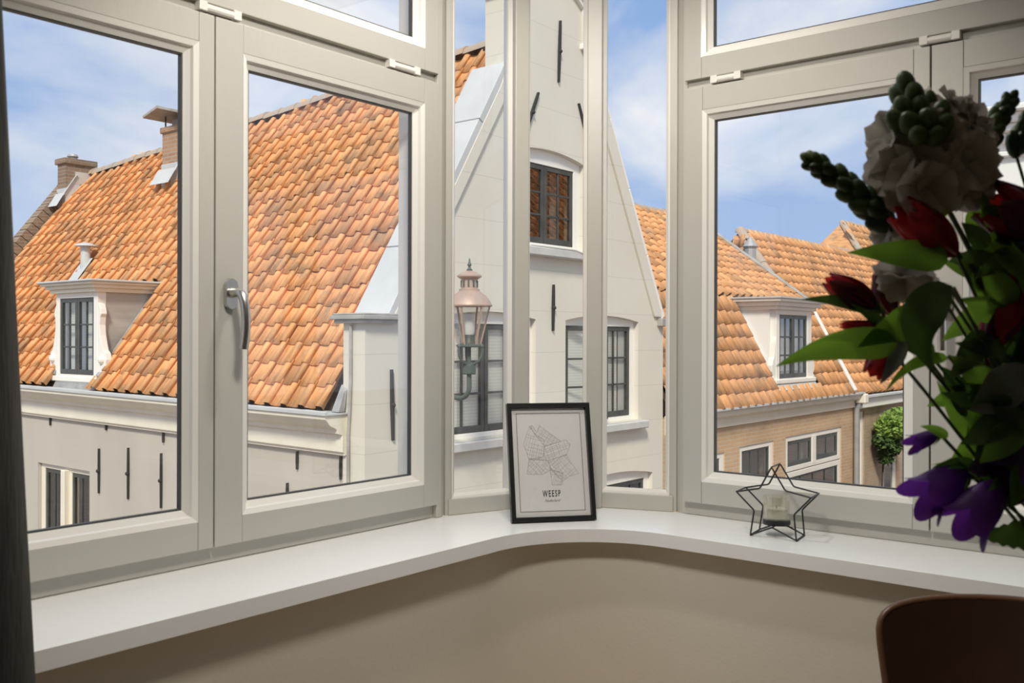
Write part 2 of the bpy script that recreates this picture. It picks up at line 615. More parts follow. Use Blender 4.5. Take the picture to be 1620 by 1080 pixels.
# soft things
mat('velvet', (0.045, 0.045, 0.039), 0.9, c2=(0.095, 0.093, 0.083), scale=18, stretch=(1, 1, 0.12), bump=0.3, bscale=220)
mat('chair_brown', (0.042, 0.019, 0.009), 0.34, c2=(0.033, 0.014, 0.007), scale=6)
mat('chair_edge', (0.10, 0.048, 0.024), 0.4, c2=(0.10, 0.045, 0.02), scale=30, stretch=(1, 1, 8))
mat('chair_steel', (0.03, 0.03, 0.03), 0.4, metal=0.5)
mat('table_wood', (0.22, 0.12, 0.06), 0.4, c2=(0.15, 0.08, 0.04), scale=4, stretch=(6, 1, 1))
mat('leaf', (0.075, 0.165, 0.028), 0.42, c2=(0.05, 0.12, 0.022), scale=16, transl=0.42, trans_c=(0.22, 0.42, 0.04))
mat('leaf_dark', (0.040, 0.085, 0.026), 0.38, c2=(0.03, 0.065, 0.02), scale=14, transl=0.25, trans_c=(0.09, 0.18, 0.03))
mat('leaf_grey', (0.20, 0.225, 0.19), 0.6, c2=(0.15, 0.175, 0.145), scale=20, transl=0.15)
mat('bud_green', (0.070, 0.125, 0.035), 0.5, c2=(0.10, 0.17, 0.055), scale=25, transl=0.15)
mat('stem_green', (0.055, 0.10, 0.03), 0.5)
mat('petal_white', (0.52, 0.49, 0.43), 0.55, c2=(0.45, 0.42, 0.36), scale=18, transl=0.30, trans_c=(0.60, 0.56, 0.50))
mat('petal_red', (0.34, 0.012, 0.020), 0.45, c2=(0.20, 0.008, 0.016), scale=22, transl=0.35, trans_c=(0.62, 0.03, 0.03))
mat('petal_maroon', (0.085, 0.010, 0.014), 0.5, c2=(0.045, 0.012, 0.012), scale=22, transl=0.2, trans_c=(0.2, 0.02, 0.02))
mat('petal_purple', (0.10, 0.025, 0.22), 0.5, c2=(0.06, 0.014, 0.15), scale=16, transl=0.35, trans_c=(0.20, 0.04, 0.42))
mat('petal_purple_dark', (0.030, 0.010, 0.055), 0.5, c2=(0.045, 0.012, 0.09), scale=16, transl=0.2, trans_c=(0.1, 0.02, 0.18))
mat('vase_glass', (0.55, 0.60, 0.58), 0.1)
mat('ivy', (0.22, 0.36, 0.06), 0.5, c2=(0.36, 0.50, 0.12), scale=9, transl=0.3)
mat('ivy_dark', (0.06, 0.115, 0.03), 0.5, c2=(0.10, 0.17, 0.05), scale=9, transl=0.2)

# ------------------------------------------------------------------ the room
XY = lambda p, q, lv: Vector((p, q, lv))
ARC_C = (1.86, 1.245)


def arc(r, n=24):
    return [(ARC_C[0] + r * math.sin(math.pi / 2 * i / n), ARC_C[1] + r * math.cos(math.pi / 2 * i / n)) for i in range(n + 1)]


V0, V1, V2, V3 = V(2.005, 1.870, 0), V(2.235, 1.790, 0), V(2.400, 1.625, 0), V(2.480, 1.395, 0)
outer_line = [(V0.x, V0.y), (V1.x, V1.y), (V2.x, V2.y), (V3.x, V3.y)]


def structure(mb, name, m, label, cat, **k):
    return tag(mb.build(name, m, None, **k), label, cat, kind='structure')


structure(MB().box((-2.45, -3.45, -0.25), (2.50, 1.95, 0.0)), 'floor', 'floor_wood', 'brown wooden floor of the room', 'floor')
structure(MB().prism([(-2.45, -3.45), (2.52, -3.45), (2.52, 1.40), (2.44, 1.66), (2.27, 1.83), (2.00, 1.92), (-2.45, 1.92)], XY, 2.75, 2.95),
          'ceiling', 'ceiling_paint', 'white ceiling above the bay window', 'ceiling')
wall_in = [(0.50, 1.595)] + [(p[0], p[1]) for p in arc(0.35)] + [(2.21, -0.10)]
wall_out = [(2.50, -0.10), (2.50, 1.40), (2.42, 1.64), (2.25, 1.81), (2.01, 1.90), (0.50, 1.90)]
structure(MB().prism(wall_in + wall_out, XY, 0.0, 0.764), 'wall_bay', 'wall_paint',
          'beige wall curving round the corner below the window sill', 'wall', smooth=True, angle=30)
structure(MB().box((-2.20, 1.595, 0), (0.50, 1.90, 2.75)), 'wall_left', 'wall_paint', 'beige wall behind the dark curtain', 'wall')
structure(MB().box((2.21, -3.20, 0), (2.50, -0.10, 2.75)), 'wall_right', 'wall_paint', 'beige wall to the right of the bay window', 'wall')
structure(MB().box((-2.45, -3.20, 0), (-2.20, 1.90, 2.75)), 'wall_back', 'wall_paint', 'beige wall behind the photographer', 'wall')
structure(MB().box((-2.45, -3.45, 0), (2.50, -3.20, 2.75)), 'wall_rear', 'wall_paint', 'beige wall at the far end of the room', 'wall')

sill_in = [(-0.6, 1.555), (0.5, 1.555)] + arc(0.31) + [(2.17, -0.10), (2.17, -0.60)]
sill_out = [(2.209, -0.60), (2.209, -0.099), (2.468, -0.099), (2.468, 1.385), (V2.x - 0.01, V2.y - 0.01), (V1.x - 0.01, V1.y - 0.01), (1.99, 1.866), (0.501, 1.866), (0.501, 1.594), (-0.6, 1.594)]
structure(MB().prism(sill_in + sill_out, XY, 0.765, 0.80), 'trim_1', 'sill_paint',
          'white glossy window sill sweeping round the corner of the bay', 'window sill', bevel=0.004, seg=3, angle=50)


# ------------------------------------------------------------------ casement windows of the room
def left_wall(u, w, z):
    return Vector((u, 1.847 + w, z))


def right_wall(u, w, z):
    return Vector((2.442 + w, u, z))


BEAD = [(0.0, 0.0005), (0.012, 0.005), (0.0145, 0.013), (0.0275, 0.021), (0.0275, 0.036), (0.010, 0.056), (0.0, 0.056)]


def sash(win, m, u0, u1, z0, z1, su0, su1, zb, zt, name='sash'):
    s = MB()
    s.mbox(m, (u0, 0, z0), (u0 + su0, 0.056, z1))
    s.mbox(m, (u1 - su1, 0, z0), (u1, 0.056, z1))
    so = s.build(name, 'frame_paint', win, bevel=0.0016, seg=2)
    for nm, a, b in (('bottom_rail', z0, zb), ('top_rail', zt, z1)):
        MB().mbox(m, (u0 + su0 + 0.0006, 0.0004, a), (u1 - su1 - 0.0006, 0.056, b)).build(nm, 'frame_paint', so, bevel=0.0016, seg=2)
    a, b = u0 + su0, u1 - su1
    MB().ring(m, a, b, zb, zt, BEAD).build('glazing_bead', 'bead_paint', so)
    MB().ring(m, a, b, zb, zt, [(0.0275, 0.0235), (0.0310, 0.0235), (0.0310, 0.0345), (0.0275, 0.0345)]).build('glazing_seal', 'gasket', so)
    MB().mbox(m, (a + 0.028, 0.027, zb + 0.028), (b - 0.028, 0.031, zt - 0.028)).build('pane', 'window_glass', so)
    return so


def hinge(win, m, u0, u1):
    a, b = min(u0, u1), max(u0, u1)
    h = MB()
    k = 0.020
    h.mbox(m, (a, -0.004, 2.0125), (a + k, 0.016, 2.0335))
    h.mbox(m, (b - k, -0.004, 2.0125), (b, 0.016, 2.0335))
    h.tube([m(a + k - 0.001, 0.004, 2.022), m(b - k + 0.001, 0.004, 2.022)], 0.0088, 12)
    h.mbox(m, (a + k, 0.004, 2.022), (b - k, 0.016, 2.033))
    return h.build('hinge', 'hinge_paint', win, bevel=0.0015, seg=2)


def casement(name, label, m, frame_u, sashes, light_u, hinges, post_u):
    w = thing(name, m((frame_u[0] + frame_u[1]) / 2, 0.06, 0.80), label, 'window', kind='structure')
    a, b = frame_u
    MB().mbox(m, (a, 0.0185, 0.8005), (b, 0.085, 0.858)).build('frame_sill', 'frame_paint', w, bevel=0.0015)
    MB().mbox(m, (a, 0.062, 0.775), (b, 0.125, 0.845)).build('outer_sill', 'outer_paint', w, bevel=0.002)
    MB().mbox(m, (a, 0.0165, 1.985), (b, 0.085, 2.060)).build('transom', 'frame_paint', w, bevel=0.0015)
    MB().mbox(m, (a, 0.0165, 2.655), (b, 0.085, 2.749)).build('frame_head', 'frame_paint', w, bevel=0.0015)
    MB().mbox(m, (post_u[0], 0.0165, 0.858), (post_u[1], 0.085, 2.655)).build('frame_post', 'frame_paint', w, bevel=0.0015)
    for s in sashes:
        sash(w, m, s[0], s[1], 0.838, 2.008, s[2], s[3], 0.899, 1.943)
    sash(w, m, light_u[0], light_u[1], 2.033, 2.665, 0.052, 0.052, 2.092, 2.60, name='top_light')
    for h in hinges:
        hinge(w, m, *h)
    return w


window_1 = casement('window_1', 'white double casement window on the left, looking onto the orange tiled roof', left_wall,
                    (0.50, 1.955), [(0.55, 1.2375, 0.052, 0.0375), (1.2415, 1.953, 0.0715, 0.053)], (0.55, 1.953),
                    [(1.198, 1.306), (1.764, 1.879)], (0.50, 0.556))
window_2 = casement('window_2', 'white double casement window on the right, behind the star candle holder and flowers', right_wall,
                    (-0.10, 1.347), [(0.6835, 1.349, 0.0375, 0.056), (-0.03, 0.6795, 0.052, 0.0715)], (-0.03, 1.349),
                    [(1.176, 1.267), (0.615, 0.708)], (-0.10, -0.02))
# the lap behind the gap between the two sashes
MB().mbox(left_wall, (1.22, 0.030, 0.84), (1.262, 0.055, 2.005)).build('meeting_stile', 'gasket', window_1)
MB().mbox(right_wall, (0.66, 0.030, 0.84), (0.702, 0.055, 2.005)).build('meeting_stile', 'gasket', window_2)


def turn_handle(win, m, u, zc, sgn):
    r = MB()
    prof = []
    for i in range(24):
        t = 2 * math.pi * i / 24
        prof.append((u + 0.0155 * math.cos(t), zc + (0.0185 if math.sin(t) >= 0 else -0.0185) + 0.0155 * math.sin(t)))
    r.prism(prof, lambda p, q, lv: m(p, lv, q), -0.012, 0.0)
    ro = r.build('handle_plate', 'steel', win, bevel=0.002, seg=2)
    path = [(u, -0.010, zc + 0.002), (u, -0.030, zc + 0.003), (u + sgn * .001, -0.043, zc - 0.002), (u + sgn * .002, -0.052, zc - 0.016), (u + sgn * .003, -0.056, zc - 0.038),
            (u + sgn * .004, -0.057, zc - 0.062), (u + sgn * .004, -0.055, zc - 0.09), (u + sgn * .003, -0.050, zc - 0.122)]
    pts = []
    for i in range(len(path) - 1):           # smooth the bend
        p0 = path[max(i - 1, 0)]; p1 = path[i]; p2 = path[i + 1]; p3 = path[min(i + 2, len(path) - 1)]
        for k in range(4):
            t = k / 4
            pts.append(m(*[0.5 * (2 * b + (c - a) * t + (2 * a - 5 * b + 4 * c - d) * t * t + (3 * b - a - 3 * c + d) * t ** 3) for a, b, c, d in zip(p0, p1, p2, p3)]))
    pts.append(m(*path[-1]))
    MB().tube(pts, [0.0115] * 3 + [0.0100] * (len(pts) - 3), 14).build('handle_lever', 'steel', ro, smooth=True, angle=50)


turn_handle(window_1, left_wall, 1.277, 1.398, 1)
turn_handle(window_2, right_wall, 0.644, 1.398, -1)

# curved corner of the bay: three narrow fixed lights between posts
window_3 = thing('window_3', (2.26, 1.73, 0.80), 'three narrow fixed lights rounding the corner of the bay', 'window', kind='structure')


def mirror(p):
    return (p[1] + 0.61, p[0] - 0.61)


post = [(1.9545, 1.8635), (1.9545, 1.8515), (1.972, 1.8515), (2.010, 1.870), (2.022, 1.935), (1.9545, 1.935)]
MB().prism(post, XY, 0.8005, 2.749).build('corner_post', 'frame_paint', window_3, bevel=0.002, seg=2)
MB().prism([mirror(p) for p in post], XY, 0.8005, 2.749).build('corner_post', 'frame_paint', window_3, bevel=0.002, seg=2)
MB().box((1.946, 1.937, 0.76), (2.02, 2.00, 2.75)).build('outer_post', 'outer_paint', window_3, bevel=0.003)
MB().box((2.549, 1.336, 0.76), (2.58, 1.41, 2.75)).build('outer_post', 'outer_paint', window_3, bevel=0.003)


def mullion(p, tdir):
    t = Vector(tdir).normalized()
    n = Vector((-t.y, t.x, 0))
    pr = [(-.0215, -.040), (.0215, -.040), (.025, -.004), (.022, .055), (-.022, .055), (-.025, -.004)]
    MB().prism([(p.x + t.x * a + n.x * b, p.y + t.y * a + n.y * b) for a, b in pr], XY, 0.8005, 2.749).build('mullion', 'frame_paint', window_3, bevel=0.0025, seg=2)


mullion(V1, (V2 - V0))
mullion(V2, (V3 - V1))
for a, b, ea, eb in ((V0, V1, 0.016, 0.022), (V1, V2, 0.022, 0.022), (V2, V3, 0.022, 0.016)):
    L = (b - a).length
    d = (b - a) / L
    n = Vector((-d.y, d.x, 0))
    fm = lambda u, w, z, a=a, d=d, n=n: Vector((a.x + d.x * u + n.x * w, a.y + d.y * u + n.y * w, z))
    ra = MB().mbox(fm, (ea * 0.3, -0.020, 0.8005), (L - eb * 0.3, 0.045, 0.846)).build('bottom_rail', 'frame_paint', window_3, bevel=0.002, seg=2)
    MB().mbox(fm, (ea * 0.6, -0.020, 2.66), (L - eb * 0.6, 0.045, 2.749)).build('top_rail', 'frame_paint', window_3, bevel=0.002)
    for a0, a1 in ((-0.004, ea), (L - eb, L + 0.004)):
        MB().mbox(fm, (a0, -0.013, 0.8005), (a1, 0.045, 2.70)).build('stile', 'frame_paint', window_3)
    MB().ring(fm, ea, L - eb, 0.846, 2.66, [(0, -0.014), (0.006, -0.012), (0.014, -0.003), (0.014, 0.006), (0.008, 0.03), (0, 0.03)]).build('glazing_bead', 'bead_paint', window_3)
    MB().mbox(fm, (ea + 0.013, -0.001, 0.858), (L - eb - 0.013, 0.003, 2.648)).build('pane', 'window_glass', window_3)

# added spotlight over the bay, out of view (fixture of the lamp light above)
lamp = thing('added_spotlight', (LAMP_AT.x, LAMP_AT.y, 2.56), 'added white round spotlight, out of view, turned towards the bay window', 'lamp')
back = LAMP_AT - LAMP_AIM * 0.03
MB().lathe([(0.0, 0.02), (0.125, 0.02), (0.14, 0.035), (0.15, 0.035), (0.145, -0.04), (0.06, -0.07), (0.0, -0.07)], back - LAMP_AIM * 0.02, 32, LAMP_AIM).build('housing', 'lamp_white', lamp, smooth=True)
MB().tube([back - LAMP_AIM * 0.06, Vector((LAMP_AT.x - 0.05, LAMP_AT.y - 0.05, 2.72))], 0.012, 10).build('arm', 'lamp_white', lamp, smooth=True)
MB().lathe([(0.0, 0.0), (0.05, 0.0), (0.06, 0.01), (0.06, 0.029), (0.0, 0.029)], (LAMP_AT.x - 0.05, LAMP_AT.y - 0.05, 2.72), 24).build('ceiling_plate', 'lamp_white', lamp, smooth=True)
down = thing('added_downlight', (DOWN_AT.x, DOWN_AT.y, 2.738), 'added small round downlight, out of view, above the curved sill', 'lamp')  # fixture of the downlight added to brighten the sill
MB().lathe([(0.085, 0.0), (0.10, 0.0), (0.102, 0.010), (0.085, 0.012)], (DOWN_AT.x, DOWN_AT.y, 2.7375), 28).build('trim_ring', 'lamp_white', down, smooth=True)

# ------------------------------------------------------------------ street and houses outside
structure(MB().box((-60, -60, -3.40), (90, 90, -3.30)), 'street_paving', 'street_brick', 'brick paved street below the houses', 'street')

# ---- pantiles
TILE_W, TILE_E = 0.27, 0.245


def tile_geometry(w=TILE_W, e=TILE_E, lap=0.055):
    prof = [(0.0, 0.006), (0.07, -0.006), (0.24, -0.014), (0.46, -0.010), (0.60, 0.006), (0.70, 0.038), (0.82, 0.056), (0.95, 0.052), (1.06, 0.032)]
    n = len(prof)
    lift = 0.017
    vs = []
    for (u, h) in prof: vs.append((u * w, 0.0, h + lift))               # lower edge, lifted over the tile below
    for (u, h) in prof: vs.append((u * w, e + lap, h - 0.004))          # upper edge
    for (u, h) in prof: vs.append((u * w, 0.004, h + lift - 0.014))     # underside of the lower edge
    vs += [(0.93 * w, 0.0, -0.016), (0.93 * w, e + lap, -0.030)]        # undercut lip of the roll
    fs = [(i, i + 1, n + i + 1, n + i) for i in range(n - 1)]
    fs += [(i, 2 * n + i, 2 * n + i + 1, i + 1) for i in range(n - 1)]
    fs += [(n - 1, 3 * n, 3 * n + 1, 2 * n - 1)]
    return vs, fs


TV, TF = tile_geometry()


def tile_mesh(name, matname):
    me = bpy.data.meshes.new(name)
    me.from_pydata(TV, [], TF)
    me.materials.append(M[matname])
    me.polygons.foreach_set('use_smooth', [i < 8 for i in range(len(TF))])
    a = me.attributes.new('tone', 'FLOAT', 'FACE')
    return me


def lay_tiles(parent, eave0, eave1, ridge0, ridge1, matname, skip=None, keep=300, cols=None, part='roof_tile', length=None, sc=1.0):
    """pantiles over the (slightly twisted) slope between an eave line and a ridge line, seen from outside left to right"""
    e0, e1, r0, r1 = Vector(eave0), Vector(eave1), Vector(ridge0), Vector(ridge1)
    W, E = TILE_W * sc, TILE_E * sc
    nc = int((e1 - e0).length / W)
    out = []
    for c in range(nc):
        t = (c * W) / (e1 - e0).length
        a, b = e0.lerp(e1, t), r0.lerp(r1, t)
        vdir = (b - a)
        L = vdir.length
        vdir.normalize()
        udir = (e0.lerp(e1, t + 0.02) - a).lerp(r0.lerp(r1, t + 0.02) - b, 0.5).normalized()
        nrm = udir.cross(vdir).normalized()
        udir = vdir.cross(nrm)
        nr = int(L / E) + 1
        for r in range(nr):
            s = r * E
            if s > L - 0.16: continue
            mid = a + vdir * (s + E / 2) + udir * (W / 2)
            if skip and skip(mid): continue
            j = lambda k: random.uniform(-k, k) * 0.8
            p = a + vdir * (s + j(0.008)) + udir * j(0.006) + nrm * (0.012 + j(0.005))
            rot = Matrix((udir, vdir, nrm)).transposed().to_4x4()
            m = Matrix.Translation(p) @ rot @ Matrix.Rotation(j(0.022), 4, 'Z') @ Matrix.Rotation(j(0.02), 4, 'X') @ Matrix.Scale(sc, 4)
            d = mid - EYE
            z = d.dot(FWD)
            px = 810 + FOCAL_PX * d.dot(RGT) / z
            out.append((-(1 / z) if 0 < px < 1620 else 1.0, m))
    out.sort(key=lambda q: q[0])
    me = tile_mesh(part, matname)
    po = ORIGIN[parent]
    for q, m in out[:keep]:
        o = bpy.data.objects.new(part, me)
        col.objects.link(o)
        o.parent = parent
        o.matrix_basis = Matrix.Translation(-po) @ m
    rest = out[keep:]
    if rest:
        vs, fs, tone = [], [], []
        for q, m in rest:
            k = len(vs)
            vs += [m @ Vector(v) - po for v in TV]
            fs += [tuple(k + i for i in f) for f in TF]
            tone += [random.random()] * len(TF)
        me2 = bpy.data.meshes.new(part + 's')
        me2.from_pydata(vs, [], fs)
        me2.materials.append(M[matname])
        me2.polygons.foreach_set('use_smooth', [(i % len(TF)) < 8 for i in range(len(fs))])
        a = me2.attributes.new('tone', 'FLOAT', 'FACE')
        a.data.foreach_set('value', tone)
        o = bpy.data.objects.new(part + 's', me2)
        col.objects.link(o)
        o.parent = parent
        o['kind'] = 'stuff'
    return len(out)


def ridge_tiles(parent, a, b, r=0.12, step=0.36, m='ridge_mortar', name='ridge_tile'):
    a, b = Vector(a), Vector(b)
    n = max(2, int((b - a).length / step))
    d = (b - a) / n
    t = d.normalized()
    s = t.cross(UP).normalized()
    up = s.cross(t)
    for i in range(n):
        p = a + d * i + up * random.uniform(-0.008, 0.012)
        mb = MB()
        vs = []
        for q, rr in ((p, r), (p + d * 1.06, r * 0.90)):
            for k in range(7):
                th = math.pi * k / 6
                vs.append(q + s * (math.cos(th) * rr) + up * (math.sin(th) * rr * 0.9 - 0.04))
        fs = [(k, k + 1, 8 + k, 7 + k) for k in range(6)] + [tuple(range(7)), tuple(range(13, 6, -1))]
        mb.add(vs, fs).build(name, m, parent, smooth=True)


def arched(u0, u1, z0, z1, rise, n=10):
    pts = [(u0, z0), (u1, z0)]
    for i in range(n + 1):
        t = i / n
        pts.append((u1 + (u0 - u1) * t, z1 + rise * 4 * t * (1 - t)))
    return pts


def house_window(house, m, u0, u1, z0, z1, frame, leaf, cols, rows, behind=None, rise=0.0, depth=0.07, pane='far_glass', fmat='white_wood',
                 smat='dark_sash', leaves=2, swing=None, stile=0.055, bar=0.024, post=0.0):
    """box frame in an opening, casement leaves with glazing bars, pane and blind; w > 0 is into the house"""
    hole = arched(u0, u1, z0, z1, rise)
    iu0, iu1, iz0, iz1 = u0 + frame, u1 - frame, z0 + frame * 0.6, z1 - frame * 0.7
    fo = MB().prism(hole, lambda p, q, lv: m(p, lv, q), depth, depth + 0.09, holes=[[(iu0, iz0), (iu1, iz0), (iu1, iz1), (iu0, iz1)]]).build('window_frame', fmat, house, bevel=0.004)
    span = (iu1 - iu0 - post) / leaves
    for k in range(leaves):
        a = iu0 + k * (span + (post if leaves > 1 else 0))
        b = a + span
        if swing and k in swing:
            hu, ang = swing[k]
            ca, sa = math.cos(ang), math.sin(ang)
            pivot = a if hu < 0 else b
            lm = lambda u, w, z, pv=pivot, ca=ca, sa=sa: m(pv + (u - pv) * ca, depth + w - abs(u - pv) * sa, z)
        else:
            lm = lambda u, w, z: m(u, depth + w, z)
        mb = MB()
        g = 0.004
        a, b = a + g, b - g
        zz0, zz1 = iz0 + g, iz1 - g
        mb.mbox(lm, (a, 0.012, zz0), (a + stile, 0.058, zz1))
        mb.mbox(lm, (b - stile, 0.012, zz0), (b, 0.058, zz1))
        mb.mbox(lm, (a + stile, 0.012, zz0), (b - stile, 0.058, zz0 + stile * 1.25))
        mb.mbox(lm, (a + stile, 0.012, zz1 - stile), (b - stile, 0.058, zz1))
        for c in range(1, cols):
            uc = a + stile + (b - a - 2 * stile) * c / cols
            mb.mbox(lm, (uc - bar / 2, 0.020, zz0 + stile), (uc + bar / 2, 0.045, zz1 - stile))
        for r in range(1, rows):
            zc = zz0 + stile * 1.25 + (zz1 - zz0 - 2.25 * stile) * r / rows
            mb.mbox(lm, (a + stile, 0.020, zc - bar / 2), (b - stile, 0.045, zc + bar / 2))
        mb.build('casement_leaf', smat, fo, bevel=0.003)
        for c in range(cols):
            for r in range(rows):
                x0 = a + stile + (b - a - 2 * stile) * c / cols
                x1 = a + stile + (b - a - 2 * stile) * (c + 1) / cols
                q0 = zz0 + stile * 1.25 + (zz1 - zz0 - 2.25 * stile) * r / rows
                q1 = zz0 + stile * 1.25 + (zz1 - zz0 - 2.25 * stile) * (r + 1) / rows
                MB().mbox(lm, (x0, 0.030, q0), (x1, 0.034, q1)).build('pane', pane, fo)
    for nm, mm, du0, du1, dz0, dz1, dw in (behind or []):
        MB().mbox(m, (iu0 + du0 * (iu1 - iu0), depth + dw, iz0 + dz0 * (iz1 - iz0)), (iu0 + du1 * (iu1 - iu0), depth + dw + 0.01, iz0 + dz1 * (iz1 - iz0))).build(nm, mm, fo)
    return fo


def anchor(house, p, q, n, w=0.022, knob=True):
    """wrought iron wall anchor: tapered bar with a boss"""
    p, q, n = Vector(p), Vector(q), Vector(n)
    mid = p.lerp(q, 0.5)
    side = (q - p).cross(n).normalized()
    mb = MB()
    t = [(0.0, 0.55), (0.25, 0.8), (0.5, 1.0), (0.75, 0.85), (1.0, 0.6)]
    vs = []
    for f, k in t:
        c = p.lerp(q, f)
        for i, d in ((-1, 0.0), (1, 0.0), (1, 0.028), (-1, 0.028)):
            vs.append(c + side * (w / 2 * k * i) + n * d)
    fs = [(0, 1, 2, 3), (16, 19, 18, 17)]
    for i in range(4):
        for k in range(4):
            l = (k + 1) % 4
            fs.append((i * 4 + k, i * 4 + l, i * 4 + 4 + l, i * 4 + 4 + k))
    mb.add(vs, fs)
    if knob:
        mb.ball(mid + n * 0.03, 0.024, 8, 5)
    return mb.build('wall_anchor', 'iron', house)


# ================================================================== white corner house with the tall gable
XS, YF = 6.13, 6.73                      # its side wall and its front
GROUND = -3.30
gable_house = thing('gable_house', (8.86, 11.5, GROUND), 'white corner house with orange pantile roof and tall plastered gable', 'house')
front = lambda u, w, z: Vector((u, YF + w, z))
side = lambda u, w, z: Vector((XS + w, u, z))

outline = [(XS, GROUND), (11.60, GROUND), (11.60, 1.52), (11.50, 1.66), (10.05, 4.40), (9.80, 4.86), (9.74, 5.05), (9.74, 5.45), (8.19, 5.45), (8.19, 4.30), (8.06, 4.04), (6.46, 1.50), (XS, 1.50)]
W_LEFT = (7.14, 8.74, 0.24, 1.52)
W_RIGHT = (9.32, 10.96, 0.24, 1.52)
W_UP = (8.30, 9.70, 2.33, 3.41)
W_LOW = (9.40, 11.33, -2.10, -0.50)
holes = [arched(*W_LEFT, 0.07), arched(*W_RIGHT, 0.07), arched(*W_UP, 0.08), arched(*W_LOW, 0.09)]
MB().prism(outline, lambda p, q, lv: front(p, lv, q), 0.0, 0.30, holes=holes).build('facade_wall', 'facade_plaster', gable_house)
# raised border following the gable
band_l = [(6.46, 1.50), (8.06, 4.04), (8.19, 4.30), (8.19, 5.45), (8.42, 5.45), (8.42, 4.44), (8.26, 4.10), (6.70, 1.62), (6.62, 1.50)]
band_r = [(11.50, 1.60), (11.50, 1.66), (10.05, 4.40), (9.80, 4.86), (9.74, 5.05), (9.74, 5.45), (9.62, 5.45), (9.62, 4.86), (9.86, 4.36), (11.34, 1.60)]
MB().prism(band_l, lambda p, q, lv: front(p, lv, q), -0.035, 0.001).build('gable_border', 'facade_plaster', gable_house, bevel=0.006)
MB().prism(band_r, lambda p, q, lv: front(p, lv, q), -0.035, 0.001).build('gable_border', 'facade_plaster', gable_house, bevel=0.006)
# curved pediment on the neck
ped = MB()
for k, (dz, pr) in enumerate(((0.0, 0.05), (0.06, 0.09), (0.12, 0.13))):
    pts = []
    n = 14
    for i in range(n + 1):
        t = i / n
        pts.append((8.12 + 1.72 * t, 5.13 + dz + 0.42 * math.sin(math.pi * t)))
    for i in range(n, -1, -1):
        t = i / n
        pts.append((8.12 + 1.72 * t, 5.13 + dz + 0.065 + 0.42 * math.sin(math.pi * t)))
    ped.prism(pts, lambda p, q, lv: front(p, lv, q), -pr, 0.32)
ped.build('pediment', 'white_wood', gable_house)
MB().box((9.60, YF - 0.06, 4.80), (9.80, YF + 0.32, 4.87)).build('neck_ledge', 'white_wood', gable_house, bevel=0.01)

# lead sheets on the sloping top of the gable
for sgn, lo, hi, n in ((1, Vector((6.42, 0, 1.52)), Vector((8.17, 0, 4.32)), 4), (-1, Vector((11.58, 0, 1.60)), Vector((9.78, 0, 4.90)), 4)):
    d = (hi - lo)
    t = d.normalized()
    nrm = Vector((-t.z, 0, t.x)) * (1 if sgn > 0 else -1)
    if nrm.z < 0: nrm = -nrm
    depth = 0.46 if sgn > 0 else 0.36
    for i in range(n):
        a, b = lo + d * (i / n), lo + d * ((i + 1) / n - 0.003)
        mb = MB()
        vs = []
        for p in (a, b):
            for y, h in ((YF - 0.03, -0.07), (YF - 0.03, 0.025), (YF + depth, 0.025), (YF + depth, -0.30)):
                q = p + nrm * h
                vs.append((q.x, y, q.z))
        mb.add(vs, [(0, 1, 2, 3), (7, 6, 5, 4), (0, 4, 5, 1), (1, 5, 6, 2), (2, 6, 7, 3), (3, 7, 4, 0)])
        mb.build('lead_sheet', 'lead_pale' if sgn > 0 else 'white_wood', gable_house, bevel=0.006)
# shoulder of the gable: pier with a stone cap
cap = MB()
cap.box((6.06, YF - 0.06, 1.44), (6.50, YF + 0.36, 1.475)).box((6.03, YF - 0.09, 1.475), (6.53, YF + 0.39, 1.515)).box((6.05, YF - 0.07, 1.515), (6.51, YF + 0.37, 1.535))
cap.build('pier_cap', 'stone_grey', gable_house, bevel=0.006)
MB().box((11.44, YF - 0.08, 1.47), (11.68, YF + 0.30, 1.58)).build('shoulder_bracket', 'stone_grey', gable_house, bevel=0.01)
for a, b in (((8.335, 7.18, 4.579), (8.30, 6.85, 4.79)), ((8.389, 7.18, 4.421), (8.32, 6.88, 4.55)), ((7.75, 7.10, 3.36), (7.784, 6.80, 3.50))):
    MB().tube([a, b], 0.014, 6).build('tie_rod', 'iron', gable_house)
# side wall
sw_hole = [(11.88, -2.2), (13.28, -2.2), (13.28, -0.40), (11.88, -0.40)]
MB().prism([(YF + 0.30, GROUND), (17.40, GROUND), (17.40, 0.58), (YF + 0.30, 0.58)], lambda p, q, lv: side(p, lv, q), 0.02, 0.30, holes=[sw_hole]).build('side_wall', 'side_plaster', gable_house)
MB().prism([(11.60, GROUND), (11.60, 0.9), (8.9, 4.10), (XS + .1, 0.5), (XS + .1, GROUND)], lambda p, q, lv: Vector((p, lv, q)), 17.10, 17.40).build('end_wall', 'chimney_brick_dark', gable_house)
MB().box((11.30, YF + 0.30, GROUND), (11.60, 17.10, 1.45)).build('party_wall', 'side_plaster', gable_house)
# roof
EZ = lambda y: 0.640 + 0.010 * (y - 7.0)
RZ = lambda y: 4.85 - 0.056 * (y - 7.48)
Y0, Y1 = 7.06, 17.25
deck = MB()
deck.add([(6.15, Y1, EZ(Y1) - .14), (6.15, YF + .2, EZ(YF) - .14), (8.9, YF + .2, RZ(YF) - .22), (8.9, Y1, RZ(Y1) - .22), (11.62, YF + .2, 1.30), (11.62, Y1, 1.30)],
         [(0, 1, 2, 3), (3, 2, 4, 5)])
deck.build('roof_deck', 'roof_deck', gable_house)


def skip_main(p):
    if 11.74 < p.y < 12.98 and p.z < 2.0: return True
    if 13.20 < p.y < 13.80 and p.z > 3.85: return True
    if p.y > 16.9 and p.z > 3.9: return True
    return False


